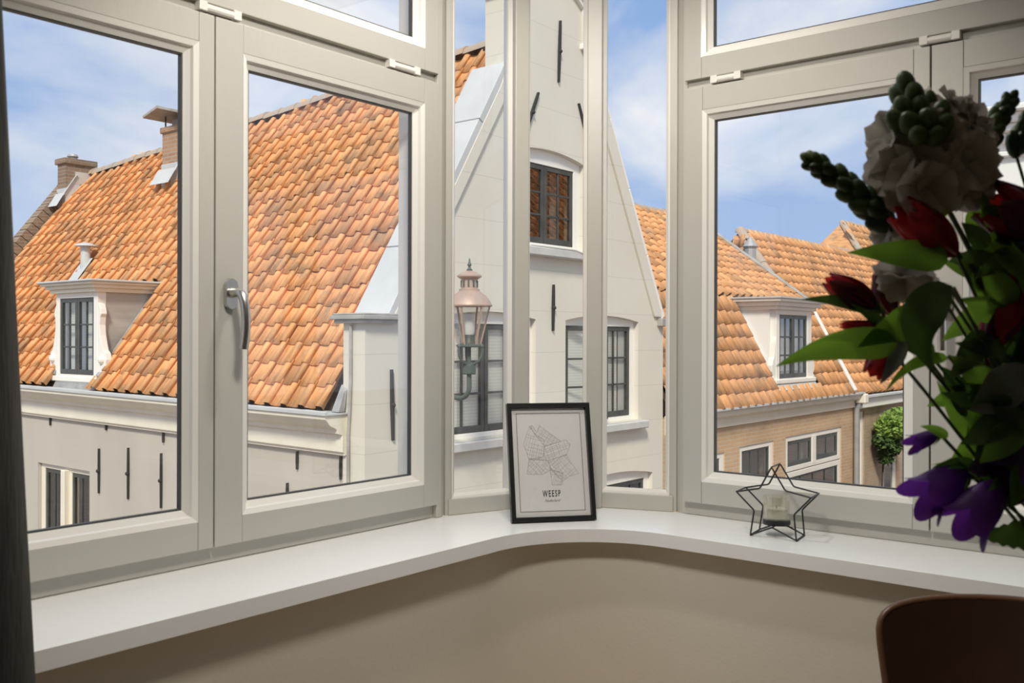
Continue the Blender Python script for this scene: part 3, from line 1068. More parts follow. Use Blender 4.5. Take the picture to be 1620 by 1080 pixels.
n_main = lay_tiles(gable_house, (6.10, Y1, EZ(Y1) - .045), (6.10, Y0 + 0.02, EZ(Y0) - .045), (8.86, Y1, RZ(Y1) - .045), (8.86, Y0 + 0.02, RZ(Y0) - .045), 'clay_tile', skip_main)
ridge_tiles(gable_house, (8.88, Y0 + .1, RZ(Y0) - .03), (8.88, Y1, RZ(Y1) - .03), r=0.13)
# eave cornice with gutter
corn = [(6.15, 0.18), (6.10, 0.18), (6.10, 0.20), (6.075, 0.215), (6.075, 0.375), (6.02, 0.39), (6.01, 0.43), (5.985, 0.445), (5.93, 0.47), (5.885, 0.52), (5.865, 0.535), (5.865, 0.575), (6.15, 0.575)]
cz = lambda y: 0.008 * (y - 7.0) + 0.005
mb = MB()
vs = [(x, 6.98, z + cz(6.98)) for x, z in corn] + [(x, 17.4, z + cz(17.4)) for x, z in corn]
k = len(corn)
mb.add(vs, [tuple(range(k)), tuple(range(2 * k - 1, k - 1, -1))] + [(i, (i + 1) % k, k + (i + 1) % k, k + i) for i in range(k)])
mb.build('eave_cornice', 'cream_wood', gable_house, bevel=0.004)
mb = MB()
gut = [(5.845, 0.575), (5.845, 0.605), (5.875, 0.612), (5.885, 0.590), (6.14, 0.590), (6.14, 0.575)]
k = len(gut)
mb.add([(x, 6.96, z + cz(6.96)) for x, z in gut] + [(x, 17.4, z + cz(17.4)) for x, z in gut],
       [tuple(range(k)), tuple(range(2 * k - 1, k - 1, -1))] + [(i, (i + 1) % k, k + (i + 1) % k, k + i) for i in range(k)])
mb.build('gutter', 'lead_pale', gable_house)
# lead flashing and pipe where the gutter meets the pier
mb = MB()
mb.add([(6.10, 6.98, 0.60), (6.02, 6.98, 0.60), (6.02, 7.08, 0.60), (6.10, 7.08, 0.60), (6.125, 6.97, 0.82), (6.10, 6.99, 0.80), (6.13, 7.06, 0.86), (6.16, 7.06, 0.86)],
       [(0, 1, 2, 3), (0, 4, 5, 1), (1, 5, 6, 2), (2, 6, 7, 3), (4, 7, 6, 5)])
mb.build('flashing', 'lead', gable_house, bevel=0.006)
MB().tube([(6.105, 6.90, 1.43), (6.105, 6.90, 0.9), (6.10, 6.91, 0.62), (6.105, 6.93, 0.4), (6.105, 6.93, GROUND)], 0.016, 8).build('downpipe', 'stone_grey', gable_house, smooth=True)
# anchors
for y, za, zb in ((11.62, -0.09, -0.65), (10.925, -0.03, -0.65), (10.20, -0.04, -0.675), (12.90, 0.30, 0.125), (11.445, 0.25, 0.15), (10.155, 0.22, 0.086), (7.725, 0.17, -0.01), (7.073, 0.17, -0.05), (7.88, -0.16, -0.5)):
    anchor(gable_house, (XS + 0.02, y, zb), (XS + 0.02, y, za), (-1, 0, 0), knob=(za < 0.1))
for p, q in (((9.15, 4.31), (9.18, 5.04)), ((8.53, 3.62), (8.76, 4.11)), ((9.80, 3.62), (9.56, 4.14)), ((9.05, 1.39), (9.06, 1.93)), ((6.48, 0.32), (6.46, 1.00))):
    anchor(gable_house, (p[0], YF, p[1]), (q[0], YF, q[1]), (0, -1, 0), w=0.034)
# windows in the gable
blind = [('window_blind', 'blind', 0.0, 1.0, 0.0, 1.0, 0.062)]
house_window(gable_house, front, *W_LEFT, 0.09, None, 2, 3, behind=blind, rise=0.07)
house_window(gable_house, front, *W_RIGHT, 0.09, None, 2, 3, behind=[('window_blind', 'blind', 0.0, 0.84, 0.0, 1.0, 0.062), ('curtain', 'curtain_pale', 0.87, 1.0, 0.0, 1.0, 0.064)], rise=0.07, swing={0: (-1, math.radians(13))})
house_window(gable_house, front, *W_UP, 0.125, None, 2, 3, behind=[('curtain', 'curtain_pale', 0.35, 0.46, 0.0, 1.0, 0.22), ('curtain', 'curtain_pale', 0.84, 0.97, 0.0, 1.0, 0.22)], rise=0.08, pane='far_glass_dark')
house_window(gable_house, front, *W_LOW, 0.10, None, 3, 3, behind=[('window_blind', 'blind', 0.0, 1.0, 0.0, 0.5, 0.22)], rise=0.09, pane='far_glass_dark')
for u0, u1, z in ((7.05, 8.84, 0.13), (9.28, 11.05, 0.13), (8.25, 9.78, 2.24)):
    MB().mbox(front, (u0, -0.12, z), (u1, 0.08, z + 0.10)).build('window_sill', 'sill_stone', gable_house, bevel=0.012)
house_window(gable_house, side, 11.88, 13.28, -2.2, -0.40, 0.10, None, 2, 2, behind=[('curtain', 'curtain_pale', 0.05, 0.15, 0.0, 1.0, 0.2), ('curtain', 'curtain_pale', 0.6, 0.7, 0.0, 1.0, 0.2)], pane='far_glass_dark', fmat='cream_wood', post=0.26)
MB().box((XS + 0.075, 12.44, -2.15), (XS + 0.17, 12.70, -0.46)).build('window_post', 'cream_wood', gable_house, bevel=0.01)
MB().box((XS - 0.005, 12.50, -2.15), (XS + 0.17, 12.60, -0.44)).build('window_post', 'cream_wood', gable_house, bevel=0.01)

MB().tube([(8.50, YF - 0.10, 2.352), (8.9, YF - 0.11, 2.352), (9.35, YF - 0.115, 2.35), (9.62, YF - 0.125, 2.30), (9.84, YF - 0.05, 2.20)], 0.012, 6).build('cable', 'white_wood', gable_house, smooth=True)

# ---- dormer over the eave
DX = 6.20
dfront = lambda u, w, z: Vector((DX + w, u, z))
dorm = MB().prism([(11.79, 0.66), (12.88, 0.66), (12.88, 1.88), (11.79, 1.88)], lambda p, q, lv: dfront(p, lv, q), 0.0, 0.12,
                  holes=[[(11.86, 0.80), (12.81, 0.80), (12.81, 1.83), (11.86, 1.83)]]).build('dormer', 'white_wood', gable_house, bevel=0.006)
house_window(dorm, dfront, 11.86, 12.81, 0.80, 1.83, 0.025, None, 2, 3, behind=[('window_blind', 'blind', 0, 1, 0, 1, 0.15)], depth=0.0, stile=0.05, bar=0.022)
for o in list(dorm.children):            # window pieces belong one level up: dormer > leaf, pane
    for c in list(o.children):
        c.parent = dorm
        c.location = ORIGIN[c] - ORIGIN[dorm]
for y0, y1 in ((11.80, 11.86), (12.82, 12.88)):
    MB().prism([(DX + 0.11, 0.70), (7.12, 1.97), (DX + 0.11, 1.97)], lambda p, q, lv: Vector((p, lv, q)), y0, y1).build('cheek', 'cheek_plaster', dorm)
mb = MB()
for x0, y0, y1, z0, z1 in ((6.14, 11.745, 12.94, 1.88, 1.93), (6.10, 11.70, 12.985, 1.93, 1.975), (6.05, 11.655, 13.03, 1.975, 2.01)):
    mb.box((x0, y0, z0), (7.22, y1, z1))
mb.build('dormer_cornice', 'cream_wood', dorm, bevel=0.008)
MB().box((6.02, 11.62, 2.01), (7.28, 13.06, 2.035)).build('dormer_roof', 'lead_pale', dorm, bevel=0.005)
for sgn, y in ((-1, 11.79), (1, 12.88)):
    sc = [(0, 0.72), (0.17, 0.72), (0.17, 0.84), (0.145, 0.86), (0.185, 0.93), (0.20, 1.02), (0.175, 1.10), (0.12, 1.14), (0.09, 1.22), (0.055, 1.33), (0.035, 1.46), (0.05, 1.56), (0.075, 1.60), (0.06, 1.66), (0.03, 1.72), (0.0, 1.74)]
    mb = MB().prism([(y + sgn * a, z) for a, z in sc], lambda p, q, lv: Vector((lv, p, q)), DX + 0.01, DX + 0.09)
    mb.ball((DX + 0.01, y + sgn * 0.10, 1.02), 0.055, 10, 6)
    mb.build('scroll', 'white_wood', dorm, bevel=0.008, seg=2)
MB().box((DX - 0.02, 11.70, 0.72), (DX + 0.12, 12.97, 0.79)).build('dormer_sill', 'white_wood', dorm, bevel=0.008)
MB().prism([(DX - 0.05, 0.60), (DX + 0.06, 0.60), (DX + 0.06, 0.73), (DX + 0.01, 0.73)], lambda p, q, lv: Vector((p, lv, q)), 11.78, 12.90).build('lead_apron', 'lead', dorm)
for y in (11.74, 12.94):
    a, b = Vector((6.22, y, 0.78)), Vector((7.12, y, 2.02))
    MB().bar(a + Vector((-.03, 0, .03)), b + Vector((-.03, 0, .03)), 0.10, 0.03, side=(0, 1, 0)).build('valley_lead', 'lead', dorm)
MB().tube([(6.95, 11.70, 1.96), (7.10, 11.58, 1.95), (7.25, 11.5, 1.93)], 0.025, 8).build('spout', 'lead_pale', dorm)

# ---- chimneys, vent pipe, far gable parapet
ch = MB().box((8.25, 13.28, 3.70), (8.85, 13.70, 4.47)).build('chimney', 'chimney_brick', gable_house)
MB().box((8.22, 13.25, 4.47), (8.88, 13.73, 4.56)).build('chimney_course', 'chimney_brick', ch, bevel=0.008)
MB().prism([(13.10, 4.70), (13.48, 4.80), (13.88, 4.70), (13.88, 4.735), (13.48, 4.84), (13.10, 4.735)], lambda p, q, lv: Vector((lv, p, q)), 8.02, 9.05).build('chimney_cowl', 'stone_grey', ch)
MB().box((8.36, 13.36, 4.555), (8.78, 13.62, 4.70)).build('flue', 'stone_grey', ch, bevel=0.01)
for x in (8.28, 8.80):
    for y in (13.30, 13.66):
        MB().tube([(x, y, 4.55), (x, y, 4.74)], 0.012, 6).build('cowl_rod', 'iron', ch)

def apron(parent, x0, x1, y0, y1, base, k=0.05):
    """lead dressed round a chimney foot: upstand and a flat apron on the slope"""
    rz = lambda x: base + (x - x0) * 1.52
    mb = MB().prism([(x0 - .012, rz(x0) - .2), (x0 - .012, rz(x0) + .15), (x0 + .05, rz(x0) + .20), (x1, rz(x1) + .10), (x1, rz(x1) - .2)], lambda p, q, lv: Vector((p, lv, q)), y0 - .012, y1 + .012)
    t = Vector((1, 0, 1.52)).normalized()
    n = Vector((-t.z, 0, t.x))
    a = Vector((x0 - .14, 0, rz(x0 - .14))) + n * .06
    b = Vector((x0 + .02, 0, rz(x0 + .02))) + n * .075
    c = Vector((x1, 0, rz(x1))) + n * .075
    Y = lambda v, y: Vector((v.x, y, v.z))
    mb.add([Y(a, y0 - k), Y(a, y1 + k), Y(b, y1 + k), Y(b, y0 - k)], [(0, 1, 2, 3)])
    mb.add([Y(b, y0 - k), Y(b, y0), Y(c, y0), Y(c, y0 - k)], [(0, 1, 2, 3)])
    return mb.build('chimney_flashing', 'lead_pale', parent)


apron(ch, 8.25, 8.6, 13.28, 13.70, 3.83)
ch = MB().box((8.35, 17.00, 3.70), (8.88, 17.30, 4.40)).build('chimney', 'chimney_brick_dark', gable_house)
MB().box((8.31, 16.96, 4.40), (8.92, 17.34, 4.50)).build('chimney_course', 'chimney_brick_dark', ch, bevel=0.008)
MB().box((8.52, 16.985, 4.05), (8.80, 17.0, 4.27)).build('vent_panel', 'sill_stone', ch)
MB().lathe([(0.07, 0), (0.07, 0.03), (0.10, 0.06), (0.08, 0.10), (0.0, 0.11)], (8.55, 17.15, 4.50), 12).build('chimney_pot', 'zinc', ch)
apron(ch, 8.35, 8.6, 17.00, 17.30, 3.80)
for i in range(15):                       # rowlock coping of the far gable, brick by brick
    s0 = 1.9 + i * 0.155
    a = Vector((6.15, 0, 0.70)).lerp(Vector((8.9, 0, RZ(17.3))), 0)
    t = Vector((2.75, 0, RZ(17.3) - 0.70)).normalized()
    n = Vector((-t.z, 0, t.x))
    c0, c1 = a + t * s0, a + t * (s0 + 0.142)
    mb = MB()
    vs = []
    for c in (c0, c1):
        for y, h in ((17.28, 0.02), (17.56, 0.02), (17.56, 0.21), (17.28, 0.21)):
            q = c + n * h
            vs.append((q.x, y, q.z))
    mb.add(vs, [(0, 1, 2, 3), (7, 6, 5, 4), (0, 4, 5, 1), (1, 5, 6, 2), (2, 6, 7, 3), (3, 7, 4, 0)]).build('coping_brick', 'chimney_brick_dark', gable_house)
vp = MB().lathe([(0.075, 0.0), (0.07, 0.42), (0.0, 0.42)], (7.29, 14.22, 2.26), 14).build('vent_pipe', 'lead_pale', gable_house, smooth=True)
MB().lathe([(0.16, 0.0), (0.15, 0.02), (0.06, 0.05), (0.0, 0.06)], (7.29, 14.22, 2.68), 14).build('vent_cap', 'lead_pale', vp, smooth=True)
_t = Vector((2.76, 0, 4.2)).normalized()
_n = Vector((-_t.z, 0, _t.x))
MB().add([Vector((7.33, y, 2.36)) + _t * a + _n * h for y, a, h in ((14.37, -0.30, .085), (14.09, -0.30, .085), (14.09, 0.12, .07), (14.37, 0.12, .07))],
         [(0, 1, 2, 3)]).build('vent_flashing', 'lead_pale', vp)

# ================================================================== street lantern on the white gable
LX, LY = 6.94, 6.15
lantern = thing('street_lantern', (LX, LY, 0.62), 'old street lantern with pale copper hood on a curved bracket, on the white gable', 'lantern')

lc = lambda z: (LX, LY, z)
MB().lathe([(0.0, 0.0), (0.022, 0.0), (0.030, 0.018), (0.014, 0.035), (0.012, 0.05), (0.022, 0.066), (0.012, 0.085), (0.006, 0.12), (0.0, 0.135)], lc(1.94), 14).build('finial', 'lantern_green', lantern, smooth=True)
hood = MB().lathe([(0.218, 0.0), (0.222, 0.012), (0.205, 0.045), (0.165, 0.10), (0.115, 0.135), (0.100, 0.150), (0.100, 0.165), (0.080, 0.172), (0.078, 0.258), (0.118, 0.285), (0.118, 0.298), (0.075, 0.325), (0.03, 0.345), (0.0, 0.348)], lc(1.605), 28).build('hood', 'copper_pale', lantern, smooth=True)
for i in range(10):
    t = 2 * math.pi * i / 10
    d = Vector((math.cos(t), math.sin(t), 0))
    MB().bar(Vector(lc(1.79)) + d * 0.079, Vector(lc(1.855)) + d * 0.079, 0.016, 0.012, side=d.cross(UP)).build('vent_slot', 'lantern_green', hood)
N = 6
top, bot = 0.196, 0.106
for i in range(N):
    t0, t1 = 2 * math.pi * (i + .3) / N, 2 * math.pi * (i + 1.3) / N
    a, b = Vector((math.cos(t0), math.sin(t0), 0)), Vector((math.cos(t1), math.sin(t1), 0))
    zt, zb = Vector(lc(1.605)), Vector(lc(1.235))
    MB().bar(zb + a * bot, zt + a * top, 0.016, 0.014, side=a.cross(UP)).build('frame_rib', 'copper_pale', lantern)
    MB().add([zb + a * bot, zb + b * bot, zt + b * top, zt + a * top], [(0, 1, 2, 3)]).build('pane', 'lantern_glass', lantern)
MB().lathe([(0.112, 0.0), (0.125, 0.008), (0.125, 0.022), (0.106, 0.03), (0.0, 0.03)], lc(1.215), 24).build('base_ring', 'lantern_green', lantern, smooth=True)
MB().lathe([(0.075, 0.0), (0.05, 0.035), (0.045, 0.09), (0.0, 0.09)], lc(1.245), 16).build('lamp_holder', 'lantern_green', lantern, smooth=True)
MB().lathe([(0.045, 0.0), (0.055, 0.03), (0.055, 0.20), (0.0, 0.215)], lc(1.335), 16).build('lamp_glass', 'bulb_white', lantern, smooth=True)
for i in range(3):
    t = 2 * math.pi * (i + .45) / 3
    d = Vector((math.cos(t), math.sin(t), 0))
    c = Vector(lc(0))
    pts = [c + d * r + UP * z for r, z in ((0.125, 1.225), (0.135, 1.19), (0.125, 1.13), (0.095, 1.085), (0.055, 1.06), (0.02, 1.05))]
    MB().tube(pts, 0.014, 8).build('cradle_arm', 'lantern_green', lantern, smooth=True)
    MB().ball(pts[0], 0.024, 8, 5).build('cradle_knob', 'lantern_green', lantern, smooth=True)
MB().tube([lc(1.22), lc(1.0)], 0.018, 8).build('centre_rod', 'lantern_green', lantern, smooth=True)
MB().box((LX - 0.05, LY - 0.05, 0.955), (LX + 0.05, LY + 0.05, 1.055)).build('junction_box', 'lantern_green', lantern, bevel=0.01)
pts = [(LX, LY, 0.96), (LX, LY, 0.83)]
for i in range(1, 9):
    t = math.pi / 2 * i / 8
    pts.append((LX, LY + 0.13 * (1 - math.cos(t)), 0.83 - 0.11 * math.sin(t)))
pts += [(LX, LY + 0.22, 0.735), (LX, LY + 0.30, 0.77), (LX, LY + 0.38, 0.82), (LX, YF - 0.02, 0.84)]
MB().tube(pts, 0.024, 10).build('bracket', 'lantern_green', lantern, smooth=True)
MB().box((LX - 0.06, YF - 0.025, 0.70), (LX + 0.06, YF - 0.001, 0.98)).build('wall_plate', 'lantern_green', lantern, bevel=0.006)

# ================================================================== brick house with the broken roof line, next along the street
YB = 6.73
brick_house = thing('brick_house', (15.2, 9.0, GROUND), 'brown brick house with white dormer and orange mansard roof', 'house')
bf = lambda u, w, z: Vector((u, YB + w, z))
BW = [(12.30, 13.46, -2.2, -0.42), (13.97, 15.24, -2.2, -0.385), (15.73, 18.34, -2.2, -0.37)]
MB().prism([(11.62, GROUND), (18.95, GROUND), (18.95, 0.20), (11.62, 0.20)], lambda p, q, lv: bf(p, lv, q), 0.0, 0.28,
           holes=[[(a, c), (b, c), (b, d), (a, d)] for a, b, c, d in BW]).build('facade_wall', 'house_brick', brick_house)
MB().box((18.62, YB + 0.28, GROUND), (18.90, 13.0, 0.3)).build('end_wall', 'house_brick', brick_house)
house_window(brick_house, bf, *BW[0], 0.12, None, 2, 1, depth=0.02, pane='far_glass_dark', leaves=1)
house_window(brick_house, bf, *BW[1], 0.12, None, 3, 1, depth=0.02, pane='far_glass_dark', leaves=1, stile=0.03, behind=[('window_blind', 'blind', 0.05, 0.95, 0.0, 0.62, 0.4)])
fo = house_window(brick_house, bf, 15.73, 18.34, -0.98, -0.37, 0.13, None, 2, 1, depth=0.02, pane='far_glass_dark', leaves=2, post=0.2, stile=0.06, behind=[('curtain', 'curtain_pale', 0.40, 0.44, 0.0, 1.0, 0.15)])
MB().box((16.93, YB + 0.015, -0.95), (17.13, YB + 0.12, -0.43)).build('window_post', 'white_wood', brick_house, bevel=0.01)
house_window(brick_house, bf, 15.73, 18.34, -2.2, -1.0, 0.13, None, 4, 1, depth=0.02, pane='far_glass_dark', leaves=1, stile=0.03, behind=[('curtain', 'curtain_pale', 0.0, 1.0, 0.0, 0.5, 0.35)])
for a, b, c, d in BW:
    MB().mbox(bf, (a - 0.06, -0.05, c - 0.10), (b + 0.06, 0.08, c)).build('window_sill', 'sill_stone', brick_house, bevel=0.01)
# cornice gutter
bc = [(6.74, -0.03), (6.68, -0.03), (6.68, 0.10), (6.64, 0.115), (6.60, 0.14), (6.57, 0.15), (6.57, 0.235), (6.74, 0.235)]
k = len(bc)
MB().add([(11.66, y, z) for y, z in bc] + [(18.98, y, z) for y, z in bc],
         [tuple(range(k)), tuple(range(2 * k - 1, k - 1, -1))] + [(i, (i + 1) % k, k + (i + 1) % k, k + i) for i in range(k)]).build('eave_cornice', 'cream_wood', brick_house, bevel=0.004)
MB().box((11.66, 6.50, 0.245), (19.0, 6.55, 0.275)).build('gutter', 'lead_pale', brick_house)
# roof: steep below, flatter above
KY, KZ, RY, RZ2 = 7.50, 2.02, 10.10, 3.93
MB().add([(11.64, 6.60, 0.22), (18.52, 6.60, 0.22), (18.52, KY + .05, KZ - .06), (11.64, KY + .05, KZ - .06), (18.52, RY, RZ2 - .1), (11.64, RY, RZ2 - .1), (11.64, 14, 0.3), (18.52, 14, 0.3)],
         [(0, 1, 2, 3), (3, 2, 4, 5), (5, 4, 7, 6)]).build('roof_deck', 'roof_deck', brick_house)


def skip_brick(p):
    return 15.28 < p.x < 16.95 and 0.45 < p.z < KZ + 0.0


lay_tiles(brick_house, (11.66, 6.555, 0.235), (18.48, 6.555, 0.235), (11.66, KY, KZ), (18.48, KY, KZ), 'clay_tile_pale', skip_brick, keep=190)
lay_tiles(brick_house, (11.66, KY, KZ + .005), (18.48, KY, KZ + .005), (11.66, RY, RZ2 - .03), (18.48, RY, RZ2 - .03), 'clay_tile_pale', None, keep=110, part='upper_roof_tile')
ridge_tiles(brick_house, (11.7, RY, RZ2 - .02), (18.5, RY, RZ2 - .02))
# white verge board below, lead above
MB().bar((18.53, 6.56, 0.30), (18.53, KY, KZ + .04), 0.12, 0.12, side=(1, 0, 0)).build('verge_board', 'white_wood', brick_house, bevel=0.01)
MB().bar((18.53, KY, KZ + .05), (18.53, RY, RZ2 + .02), 0.16, 0.10, side=(1, 0, 0)).build('verge_lead', 'stone_grey', brick_house, bevel=0.01)
MB().bar((18.46, 6.62, 0.33), (18.70, 6.62, 0.33), 0.10, 0.10).build('verge_shoe', 'lead', brick_house, bevel=0.01)
# dormer
DY = 6.74
d2 = lambda u, w, z: Vector((u, DY + w, z))
dorm2 = MB().prism([(15.36, 0.50), (16.88, 0.50), (16.88, 1.80), (15.36, 1.80)], lambda p, q, lv: d2(p, lv, q), 0.0, 0.12,
                   holes=[[(15.47, 0.62), (16.70, 0.62), (16.70, 1.73), (15.47, 1.73)]]).build('dormer', 'white_wood', brick_house, bevel=0.006)
fo = house_window(dorm2, d2, 15.47, 16.70, 0.62, 1.73, 0.02, None, 2, 3, behind=[('window_blind', 'curtain_pale', 0, 1, 0, 1, 0.15)], depth=0.0, stile=0.06, bar=0.03)
for o in list(dorm2.children):
    for c in list(o.children):
        c.parent = dorm2
        c.location = ORIGIN[c] - ORIGIN[dorm2]
for x0, x1 in ((15.30, 15.40), (16.84, 16.92)):
    MB().prism([(DY + 0.10, 0.55), (7.50, 1.86), (DY + 0.10, 1.86)], lambda p, q, lv: Vector((lv, p, q)), x0, x1).build('cheek', 'far_white', dorm2)
mb = MB()
for y0, x0, x1, z0, z1 in ((6.69, 15.24, 16.98, 1.80, 1.86), (6.63, 15.17, 17.05, 1.86, 1.93), (6.56, 15.10, 17.12, 1.93, 1.985)):
    mb.box((x0, y0, z0), (x1, 7.62, z1))
mb.build('dormer_cornice', 'white_wood', dorm2, bevel=0.01)
MB().box((15.07, 6.53, 1.985), (17.15, 7.70, 2.01)).build('dormer_roof', 'lead_pale', dorm2)
for sgn, x in ((-1, 15.36), (1, 16.88)):
    sc = [(0, 0.52), (0.13, 0.52), (0.13, 0.66), (0.10, 0.68), (0.15, 0.76), (0.16, 0.86), (0.12, 0.95), (0.07, 1.00), (0.05, 1.10), (0.03, 1.25), (0.0, 1.35)]
    MB().prism([(x + sgn * a, z) for a, z in sc], lambda p, q, lv: Vector((p, lv, q)), DY + 0.005, DY + 0.10).build('scroll', 'white_wood', dorm2, bevel=0.01, seg=2)
MB().box((15.25, DY - 0.05, 0.55), (16.98, DY + 0.10, 0.62)).build('dormer_sill', 'white_wood', dorm2, bevel=0.008)
MB().prism([(DY - 0.10, 0.44), (DY + 0.04, 0.44), (DY + 0.04, 0.56), (DY - 0.01, 0.56)], lambda p, q, lv: Vector((lv, p, q)), 15.2, 17.0).build('lead_apron', 'lead_pale', dorm2)
for x in (15.24, 16.98):
    MB().bar((x, DY + 0.02, 0.60), (x, 7.50, 2.0), 0.16, 0.05, side=(1, 0, 0)).build('valley_lead', 'lead_pale', dorm2)
# rainwater pipe at the end of the house
MB().tube([(18.98, 6.55, 0.22), (18.98, 6.58, 0.08), (18.98, 6.66, -0.06), (18.98, 6.66, GROUND)], 0.055, 10).build('downpipe', 'zinc', brick_house, smooth=True)
MB().box((18.90, 6.47, 0.05), (19.10, 6.66, 0.24)).build('hopper_head', 'cream_wood', brick_house, bevel=0.02)

# ================================================================== next house, hipped orange roof
hip_house = thing('hip_roof_house', (25, 9.5, GROUND), 'farther house with hipped orange tiled roof and climbing plant', 'house')
hf = lambda u, w, z: Vector((u, 6.80 + w, z))
HH = [(19.22, 19.80, -3.0, -0.16), (21.0, 21.9, -2.6, -0.22), (24.0, 25.2, -2.4, -0.5)]
MB().prism([(18.96, GROUND), (32, GROUND), (32, 0.15), (18.96, 0.15)], lambda p, q, lv: hf(p, lv, q), 0.0, 0.25,
           holes=[[(a, c), (b, c), (b, d), (a, d)] for a, b, c, d in HH]).build('facade_wall', 'house_brick_dark', hip_house)
for h in HH:
    house_window(hip_house, hf, *h, 0.10, None, 1, 2, pane='far_glass_dark', leaves=1, depth=0.03, smat='white_wood')
MB().box((18.98, 6.66, -0.08), (32, 6.82, 0.13)).build('eave_cornice', 'white_wood', hip_house, bevel=0.02)
MB().box((19.02, 6.58, 0.13), (32, 6.68, 0.19)).build('gutter', 'lead_pale', hip_house, bevel=0.01)
HA, HB, HR0, HR1 = (18.70, 6.66, 0.20), (32, 6.66, 0.20), (19.70, 9.5, 3.74), (32, 9.5, 3.74)
MB().add([HA, HB, (32, 9.5, 3.68), (19.70, 9.5, 3.68), (18.70, 12.4, 0.2), (32, 12.4, 0.2)], [(0, 1, 2, 3), (0, 3, 4), (3, 2, 5, 4)]).build('roof_deck', 'roof_deck', hip_house)
hip_at = lambda p: p.x < 18.70 + (p.y - 6.66) / 2.84 * 1.0 + 0.05
lay_tiles(hip_house, (18.70, 6.66, 0.21), (32, 6.66, 0.21), (18.70, 9.46, 3.72), (32, 9.46, 3.72), 'clay_tile_pale', hip_at, keep=0)
lay_tiles(hip_house, (18.68, 12.3, 0.22), (18.68, 6.66, 0.22), (19.66, 12.3, 3.72), (19.66, 6.66, 3.72), 'clay_tile_pale',
          lambda p: p.z > -0.05 + (p.y - 6.66) / 2.84 * 3.5 or p.z > -0.05 + (12.4 - p.y) / 2.84 * 3.5, keep=0, part='hip_roof_tile')
ridge_tiles(hip_house, (19.70, 9.5, 3.70), (32, 9.5, 3.70), step=0.4)
ridge_tiles(hip_house, (18.72, 6.70, 0.26), (19.72, 9.5, 3.72), r=0.13, step=0.33, name='hip_tile')
MB().lathe([(0.12, 0), (0.12, 0.45), (0.16, 0.5), (0.0, 0.72)], (18.95, 8.9, 2.75), 10).build('vent_pipe', 'zinc', hip_house)

# roof beyond it
far_house = thing('far_roof_house', (34, 11.6, GROUND), 'distant small orange tiled roof showing above the hipped house', 'house')
MB().box((30.3, 10.0, GROUND), (38, 13.2, 3.0)).build('facade_wall', 'house_brick_dark', far_house)
MB().add([(30.2, 9.9, 3.0), (38, 9.9, 3.0), (38, 11.5, 5.15), (31.4, 11.5, 5.15), (30.2, 13.3, 3.0), (38, 13.3, 3.0)], [(0, 1, 2, 3), (0, 3, 4), (3, 2, 5, 4)]).build('roof_deck', 'clay_tile_pale', far_house)
lay_tiles(far_house, (30.2, 9.9, 3.02), (38, 9.9, 3.02), (30.2, 11.5, 5.17), (38, 11.5, 5.17), 'clay_tile_pale', lambda p: p.x < 30.15 + (p.y - 9.9) * 0.75, keep=0, sc=1.3)
ridge_tiles(far_house, (31.4, 11.5, 5.15), (38, 11.5, 5.15), step=0.5)
ridge_tiles(far_house, (30.2, 9.9, 3.05), (31.4, 11.5, 5.15), step=0.5, name='hip_tile')

# climbing plant on the farther house
plant = thing('climbing_plant', (20.55, 6.5, -1.5), 'bright green bushy climbing plant on the farther brick house', 'plant')
MB().tube([(20.6, 6.72, GROUND), (20.55, 6.70, -2.0), (20.6, 6.66, -1.0), (20.55, 6.55, -0.5)], [0.02, 0.02, 0.02, 0.015], 8).build('stem', 'roof_deck', plant)


def leaf_cloud(parent, name, m, blobs, n, size):
    mb = MB()
    for _ in range(n):
        c, r = random.choice(blobs)
        while True:
            d = Vector((random.uniform(-1, 1), random.uniform(-1, 1), random.uniform(-1, 1)))
            if 0.3 < d.length < 1: break
        p = Vector(c) + Vector((d.x * r[0], d.y * r[1], d.z * r[2]))
        a = Vector((random.uniform(-1, 1), random.uniform(-1, 1), random.uniform(-1, 1))).normalized()
        b = a.orthogonal().normalized()
        s = size * random.uniform(0.6, 1.3)
        q = a.cross(b)
        mb.add([p - a * s, p + b * s * .5, p + a * s, p - b * s * .5 + q * s * .2], [(0, 1, 2, 3)])
    o = mb.build(name, m, parent)
    o['kind'] = 'stuff'
    return o


leaf_cloud(plant, 'foliage', 'ivy', [((20.30, 6.45, -0.50), (0.34, 0.30, 0.26)), ((20.62, 6.40, -0.40), (0.42, 0.32, 0.30)), ((20.95, 6.45, -0.55), (0.34, 0.28, 0.30))], 2100, 0.06)
leaf_cloud(plant, 'lower_foliage', 'ivy_dark', [((20.28, 6.55, -0.78), (0.30, 0.22, 0.22)), ((20.60, 6.52, -0.88), (0.40, 0.24, 0.24)), ((20.50, 6.58, -1.10), (0.20, 0.16, 0.20))], 1300, 0.065)

